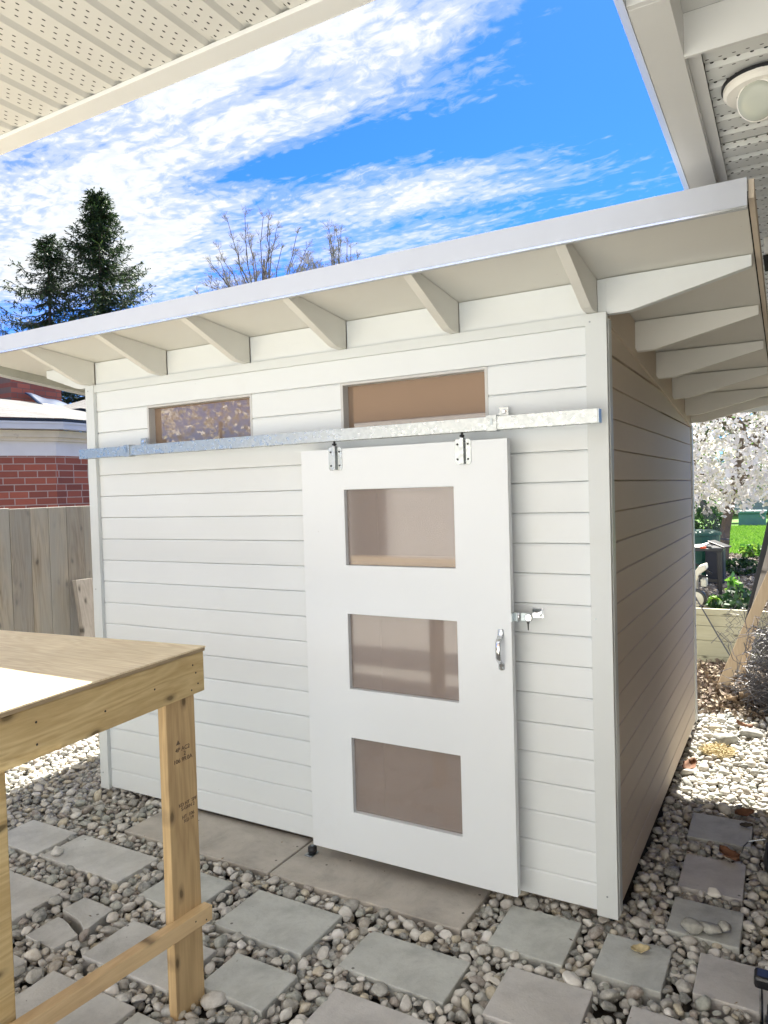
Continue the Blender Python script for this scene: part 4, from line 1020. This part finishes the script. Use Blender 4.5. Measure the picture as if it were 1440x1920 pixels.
lf = np.array(cs)[rng.integers(0, len(cs), 1300)] + rng.normal(0, .08, (1300, 3)); leafcloud('young_leaves', lf, .022, 'fresh_leaf', bt, .5)
bt2 = thing('blossom_tree', (-9.0, -7.6, 0), 'white blossoming tree standing behind the camera at the left of the house', 'tree')
leafcloud('blossom', blob(-9.0, -7.6, 3.1, 1.7, 1.2, 1.3, 2200), .05, 'petals', bt2, .75)
MB().tube([(-9, -7.6, -.04), (-9, -7.6, 1.5), (-8.8, -7.5, 3.2)], [.1, .08, .03]).build('trunk', 'magnolia_bark', bt2)
# hedge / shrubs far behind (ground cover mass) and far garden things
hd_ = thing('hedge', (-1, 27, .5), 'loose yellow green hedge at the far end of the lawn', 'hedge')
hp_ = np.concatenate([blob(-6 + i * 1.4, 27 + (i % 3) * .5, 2.2, 1.2, .9, 2.3, 4200) for i in range(10)])
leafcloud('foliage', hp_, .075, 'hedge_leaf', hd_, .6)
MB().tube([(-5, 27, .4), (-5, 27, 2)], .05).tube([(-1, 27, .4), (-1, 27.2, 2.3)], .06).tube([(3, 27, .4), (3, 27, 2)], .05).build('stems', 'trunk', hd_)
ds = thing('evergreen_shrub', (-.95, 12.5, .5), 'dark evergreen shrub behind the green bin', 'shrub')
leafcloud('foliage', blob(-1.05, 12.5, .95, .6, .6, .55, 3500), .035, 'dark_leaf', ds, .6)
MB().tube([(-1, 12.5, .4), (-1, 12.5, 1)], .03).build('stems', 'trunk', ds)
gs = thing('garden_shed', (-.3, 22, .5), 'low grey sided garden shed with a red topped roof edge far across the lawn', 'shed')
sb = MB()
for k in range(8): sb.box(-.95 , .05, 22, 22.02 + .005 * (k % 2), .9 + k * .1, .995 + k * .1)
simple('grey_siding', (.22, .24, .28), .6)
sb.build('wall', 'grey_siding', gs); MB().prism([(-1.05, 1.68), (.15, 1.68), (.1, 1.78), (-1.0, 1.78)], 1, 21.9, 23).build('roof', 'terracotta', gs, .01)
tbx = thing('storage_box', (-.1, 20.5, .5), 'teal lidded storage box at the far edge of the lawn', 'box')
MB().box(-.75, -.05, 20.5, 21.1, .5, .84).build('body', 'teal_plastic', tbx, .02); MB().box(-.78, -.02, 20.46, 21.14, .845, .93).build('lid', 'teal_plastic', tbx, .02)
# grass blades
n_ = 26000; gx = rng.uniform(-1.6, 1.4, n_); gy = rng.uniform(11.3, 20, n_); hgt = rng.uniform(.03, .07, n_); an = rng.uniform(0, PI, n_)
base = np.stack([gx, gy, np.full(n_, .5)], 1); wv = np.stack([np.cos(an), np.sin(an), np.zeros(n_)], 1) * .010
top = base + np.stack([rng.normal(0, .02, n_), rng.normal(0, .02, n_), hgt], 1)
tag(npmesh('grass', np.stack([base - wv, base + wv, top], 1).reshape(-1, 3), np.arange(n_ * 3).reshape(-1, 3), 'grass_blades', None, False), kind='stuff')
# mulch bits on the garden bed
n_ = 9000; mc = np.stack([rng.uniform(-1.3, 1.3, n_), rng.uniform(4.65, 11.3, n_), np.full(n_, .512)], 1)
tag(leafcloud('mulch', mc, .028, 'mulch_bits', None, .5, flat=.7), kind='stuff')
# leaf litter in front of the wall and dead leaves
n_ = 6500; lc = np.stack([rng.uniform(-.15, .75, n_), rng.uniform(3.0, 4.5, n_), rng.uniform(.0, .05, n_)], 1)
lc[:, 2] += np.clip(.13 - .10 * np.abs(lc[:, 1] - 4.1), 0, .12) * rng.uniform(.3, 1, n_)
dl = []
while len(dl) < 1500:
    x, y = random.uniform(-3.6, .7), random.uniform(-2.2, 3.0)
    if inpav(x, y, -.01) and random.random() < .96: continue
    if -3.0 < x < 0 and y > -.02: continue
    dl.append((x, y, (.050 if inpav(x, y, 0) else random.uniform(.025, .042))))
leafcloud_d = leafcloud('leaf_debris', np.array(dl), .0085, 'litter', None, .3, flat=.6); tag(leafcloud_d, kind='stuff')
tag(leafcloud('leaf_litter', lc, .022, 'litter', None, .55, flat=.35), kind='stuff')
def curled_leaf(loc, r, label, mat, rz, group='dead leaves on the pebbles'):
    m_ = MB(); n_u, n_v = 7, 5
    for i in range(n_u):
        for j in range(n_v):
            u = i / (n_u - 1) * 2 - 1; v = (j / (n_v - 1) * 2 - 1); w = (1 - u * u) ** .6 * .55
            jag = 1 + .18 * math.sin(i * 2.6)
            x, y, z = u * r, v * w * r * jag, r * (.34 * v * v + .22 * u * u + .05 * math.sin(3 * u + 2 * v))
            m_.v.append((x, y, z))
    for i in range(n_u - 1):
        for j in range(n_v - 1): m_.f.append((i * n_v + j, i * n_v + j + 1, (i + 1) * n_v + j + 1, (i + 1) * n_v + j))
    o = m_.build('dead_leaf', mat, None, 0, True); sm_ = o.modifiers.new('thick', 'SOLIDIFY'); sm_.thickness = .0012
    o.location = loc; o.rotation_euler = (random.uniform(-.3, .3), random.uniform(-.3, .3), rz); return tag(o, label, 'leaf', group)
curled_leaf((.115, -.155, .05), .035, 'curled olive leaf lying on the paver near the shed corner', 'straw', .2, None)
curled_leaf((.058, 1.80, .05), .065, 'rust brown leaf against the foot of the shed side', 'rust_leaf', 1.2)
curled_leaf((.31, 2.72, .06), .06, 'orange brown leaf between the two boulders', 'rust_leaf', .4)
curled_leaf((.30, 3.33, .10), .085, 'largest pinkish brown leaf at the foot of the leaning stud', 'dry_leaf', .9)
curled_leaf((.20, 3.25, .09), .075, 'pale brown leaf left of the pinkish one', 'dry_leaf', 2.2)
curled_leaf((.355, .73, .05), .06, 'rusty leaf at the right edge behind the second passage paver', 'rust_leaf', 2.4)
curled_leaf((.39, 1.24, .05), .05, 'dark red leaf beyond the last passage paver', 'rust_leaf', .4)
curled_leaf((.405, 1.10, .05), .03, 'tiny dark leaf on the last passage paver', 'soil', .1, None)
def strands(name, c, r, h, n_, mat, ln, label, cat):
    m_ = MB()
    for _ in range(n_):
        a = random.uniform(0, 2 * PI); q = r * math.sqrt(random.random()); p = Vector((c[0] + q * math.cos(a), c[1] + q * math.sin(a), c[2] + h * random.random() * (1 - q / r * .7)))
        d = Vector((random.gauss(0, 1), random.gauss(0, 1), random.gauss(0, .35))).normalized(); s1 = Vector((random.gauss(0, .3), random.gauss(0, .3), random.gauss(0, .3))) * ln
        m_.tube([p - d * ln, p + s1 * .4, p + d * ln], .0016, 3, False)
    return tag(m_.build(name, mat), label, cat)
strands('straw_clump', (.185, 2.17, .04), .10, .06, 420, 'straw', .03, 'yellow clump of straw on the sunlit pebbles', 'straw')
# leaning timbers, post, chain link, cord
tag(MB().bar((.165, 4.2, .05), (.575, 4.2, 2.0), .045, .05, (0, 1, 0)).bar((.195, 4.165, .05), (.605, 4.165, 2.0), .008, .02, (0, 1, 0)).build('leaning_post', 'dark_metal', None, .002), 'black metal rail leaning steeply at the right edge', 'rail')
tag(MB().bar((.150, 4.05, .0), (.655, 4.05, 2.0), .04, .07, (0, 1, 0)).build('leaning_board', 'weathered', None, .003), 'grey weathered board leaning just right of the black rail', 'board')
tag(MB().bar((.065, 3.66, .0), (.74, 3.78, 1.68), .085, .042, (0, 1, 0)).build('leaning_stud', 'stud', None, .003), 'fresh pine stud leaning in front of the grey board', 'stud')
tag(MB().bar((.20, 3.95, .0), (.36, 4.1, .7), .06, .035, (0, 1, 0)).build('short_stake', 'stud', None, .003), 'short yellowish stake behind the foot of the pine stud', 'stake')
cl_ = MB(); 
def chain(mb, org, du, dv, nu, nv, s_, wob=.012):
    org, du, dv = Vector(org), Vector(du), Vector(dv)
    for i in range(nu):
        for sgn in (0, 1):
            pts = []
            for j in range(nv + 1):
                o_ = (j + sgn) % 2; pts.append(org + du * (i + o_) * s_ + dv * j * s_ + Vector((random.gauss(0, wob), random.gauss(0, wob), random.gauss(0, wob))))
            mb.tube(pts, .0022, 4, False)
chain(cl_, (.10, 3.72, .42), (1, .1, -.05), (.12, 0, 1), 9, 8, .042)
for _ in range(620):   # crumpled roll lower down
    c = Vector((random.uniform(.27, .76), random.uniform(3.1, 3.55), random.uniform(.04, .66)))
    if c.x < .29 + abs(c.z - .30) * .35: continue
    pts = [c]; 
    for k in range(5): pts.append(pts[-1] + Vector((random.gauss(0, .05), random.gauss(0, .04), random.gauss(0, .05))))
    cl_.tube(pts, .0026, 4, False)
for k in range(26):
    a = k * .24; cl_.tube([(.40 + .10 * math.cos(t_ * .5 + a) + .004 * k, 3.25 + .12 * math.sin(t_ * .5 + a), .08 + .04 * t_ + .01 * random.random()) for t_ in range(13)], .0026, 4, False)
simple('wire', (.15, .145, .15), .5, .6)
tag(cl_.build('chain_link_roll', 'wire'), 'crumpled roll of chain link wire in front of the leaning timbers', 'wire mesh')
tag(MB().tube([(-.20, 4.46, .74), (.0, 4.47, .36), (.136, 4.4, .14), (.20, 4.2, .04)], .007, 6).build('cord', 'cord'), 'dark taut cord running down across the retaining wall', 'cord')
# black garden table with clutter
gt = thing('garden_table', (-.3, 6.35, .5), 'black metal garden table beyond the retaining wall', 'table')
mt_ = MB(); mt_.box(-.62, -.065, 6.1, 6.55, 1.0, 1.03); mt_.build('tabletop', 'dark_metal', gt, .003)
for (x, y) in ((-.10, 6.12), (-.145, 6.5), (-.6, 6.12), (-.6, 6.5)): MB().box(x - .02, x + .02, y - .02, y + .02, .5, .999).build('leg', 'dark_metal', gt, .002)
MB().bar((-.6, 6.12, .68), (-.10, 6.12, .66), .02, .03).bar((-.6, 6.5, .62), (-.14, 6.5, .62), .02, .02).bar((-.58, 6.3, .95), (-.2, 6.3, .72), .02, .02).build('brace', 'dark_metal', gt)
pl_ = MB(); pl_.add([(-.5, 6.12, 1.045), (-.3, 6.1, 1.05), (-.19, 6.2, 1.10), (-.22, 6.45, 1.09), (-.33, 6.5, 1.05), (-.52, 6.45, 1.04)], [(0, 1, 4, 5), (1, 2, 3, 4)])
po = pl_.build('plastic_sheet', 'paper'); sm_ = po.modifiers.new('t', 'SOLIDIFY'); sm_.thickness = .012; tag(po, 'folded white sheet on the black garden table', 'sheet')
tag(MB().bar((-.20, 6.2, 1.11), (-.02, 6.12, 1.045), .16, .02).build('black_panel', 'black_plastic', None, .003), 'small black panel tilted over the edge of the garden table', 'panel')
tag(MB().tube([(-.30, 6.1, 1.04), (-.24, 6.09, 1.045)], .014, 10).build('orange_knob', 'orange_plastic'), 'small orange tool on the front edge of the garden table', 'tool')
gb = thing('green_bin', (-.5, 7.4, .5), 'dark green ribbed bin behind the garden table', 'bin')
MB().lathe((-.46, 7.4, .5), (0, 0, 1), [(.22, 0), (.24, .1), (.235, .12), (.25, .25), (.245, .27), (.26, .45), (.265, .60)], 24).build('body', 'green_bin', gb)
MB().lathe((-.46, 7.4, 1.105), (0, 0, 1), [(.28, 0), (.28, .03), (.2, .06)], 24).build('lid', 'green_bin', gb)
tag(MB().prism([(7.0, .5), (7.3, .5), (7.3, 1.0), (7.0, 1.0)], 0, -.34, -.13).build('dark_crate', 'navy_cover', None, .01), 'dark crate behind the legs of the garden table', 'crate')
# hammock
hm = MB()
for k in range(9): hm.tube([(-.60, 8.7, 1.62), (-.50 + k * .022, 8.6, 1.25), (-.42 + k * .028, 8.5, .99 - k * .004)], .0045, 4, False)
hm.bar((-.43, 8.5, .99), (-.17, 8.5, .96), .03, .025)
tag(hm.build('hammock', 'cord'), 'end strings of a dark hammock tied to the blossom tree', 'hammock')
# cream wheeled machine
ma = thing('wheeled_sprayer', (-.27, 5.2, .5), 'cream coloured wheeled garden machine half hidden by the shed', 'machine')
MB().prism([(-.36, .52), (-.33, .78), (-.22, .93), (-.155, .955), (-.145, .90), (-.20, .86), (-.24, .78), (-.25, .60), (-.26, .52)], 1, 5.1, 5.3).build('body', 'cream_plastic', ma, .012)
MB().box(-.205, -.15, 5.12, 5.28, .72, .80).build('tank', 'cream_plastic', ma, .01); MB().tube([(-.22, 5.1, .83), (-.14, 5.1, .83)], .014).build('knob', 'black_plastic', ma)
wh = MB().lathe((-.245, 5.0, .605), (0, 1, 0), [(.08, 0), (.10, .0), (.105, .01), (.105, .05), (.10, .06), (.08, .06)], 30).build('wheel', 'black_plastic', ma)
MB().lathe((-.245, 4.998, .605), (0, 1, 0), [(.03, -.004), (.078, -.001), (.079, .03)], 30).build('hub', 'cream_plastic', wh); MB().lathe((-.245, 4.988, .605), (0, 1, 0), [(.018, 0), (.018, .01)], 16).build('hub_cap', 'navy_cover', wh)
# plants on the bed
def plant(loc, r, h, n_, size, mat, label, stems=6):
    p = thing('leafy_plant', loc, label, 'plant', 'leafy plants on the garden bed'); c = blob(loc[0], loc[1], loc[2] + h * .55, r, r, h * .5, n_)
    leafcloud('leaves', c, size, mat, p, .6)
    s_ = MB()
    for _ in range(stems): s_.tube([loc, (loc[0] + random.gauss(0, r * .5), loc[1] + random.gauss(0, r * .5), loc[2] + h * .7)], .004, 4)
    s_.build('stems', 'twig', p)
plant((.02, 4.95, .5), .16, .13, 170, .036, 'dark_leaf', 'low dark green plant nearest the top of the retaining wall')
plant((.15, 5.15, .5), .15, .22, 150, .036, 'dark_leaf', 'dark green plant between the bright leaved one and the black rail')
plant((.09, 5.35, .5), .07, .33, 26, .06, 'fresh_leaf', 'tallest bright yellow green leafy plant beside the black rail')
plant((-.06, 4.9, .5), .05, .17, 14, .045, 'fresh_leaf', 'small bright yellow green plant on the wall edge')
plant((-.02, 8.1, .5), .25, .22, 240, .04, 'dark_leaf', 'dark shrub at the foot of the blossom tree')
for i, (x, lab) in enumerate(((-.05, 'tuft of leaves at the lawn edge beside the blossom trunk'), (.09, 'tuft of leaves in the middle of the lawn edge'), (.24, 'tuft of leaves on the lawn edge nearest the black rail'))):
    plant((x, 10.6, .5), .12, .22, 60, .05, 'fresh_leaf', lab, 4)
# things at the right edge
cv_ = thing('covered_bundle', (.72, .62, 0), 'dark navy covered bundle cut off by the right edge', 'cover')
vs, fs = ico(3, 77); vs = vs * np.array([.19, .36, .24]) + np.array([.648, .74, .20]); npmesh('cover', vs, fs, 'navy_cover', cv_)
MB().tube([(.40, .80, .05), (.41, .79, .09), (.43, .78, .12), (.50, .79, .14)], .003, 5).build('tie_cord', 'zinc', cv_)
tl = thing('hand_truck', (.64, -.35, 0), 'dark folded hand truck with one bright steel rod at the bottom right corner', 'hand truck')
MB().tube([(.520, -.36, .02), (.520, -.36, .17)], .006, 8).build('steel_rod', 'steel_bright', tl); MB().box(.50, .66, -.38, -.32, .17, .21).build('crossbar', 'black_plastic', tl, .01)
MB().box(.535, .66, -.47, -.30, .01, .10).build('base', 'navy_cover', tl, .015)
print('scene built')
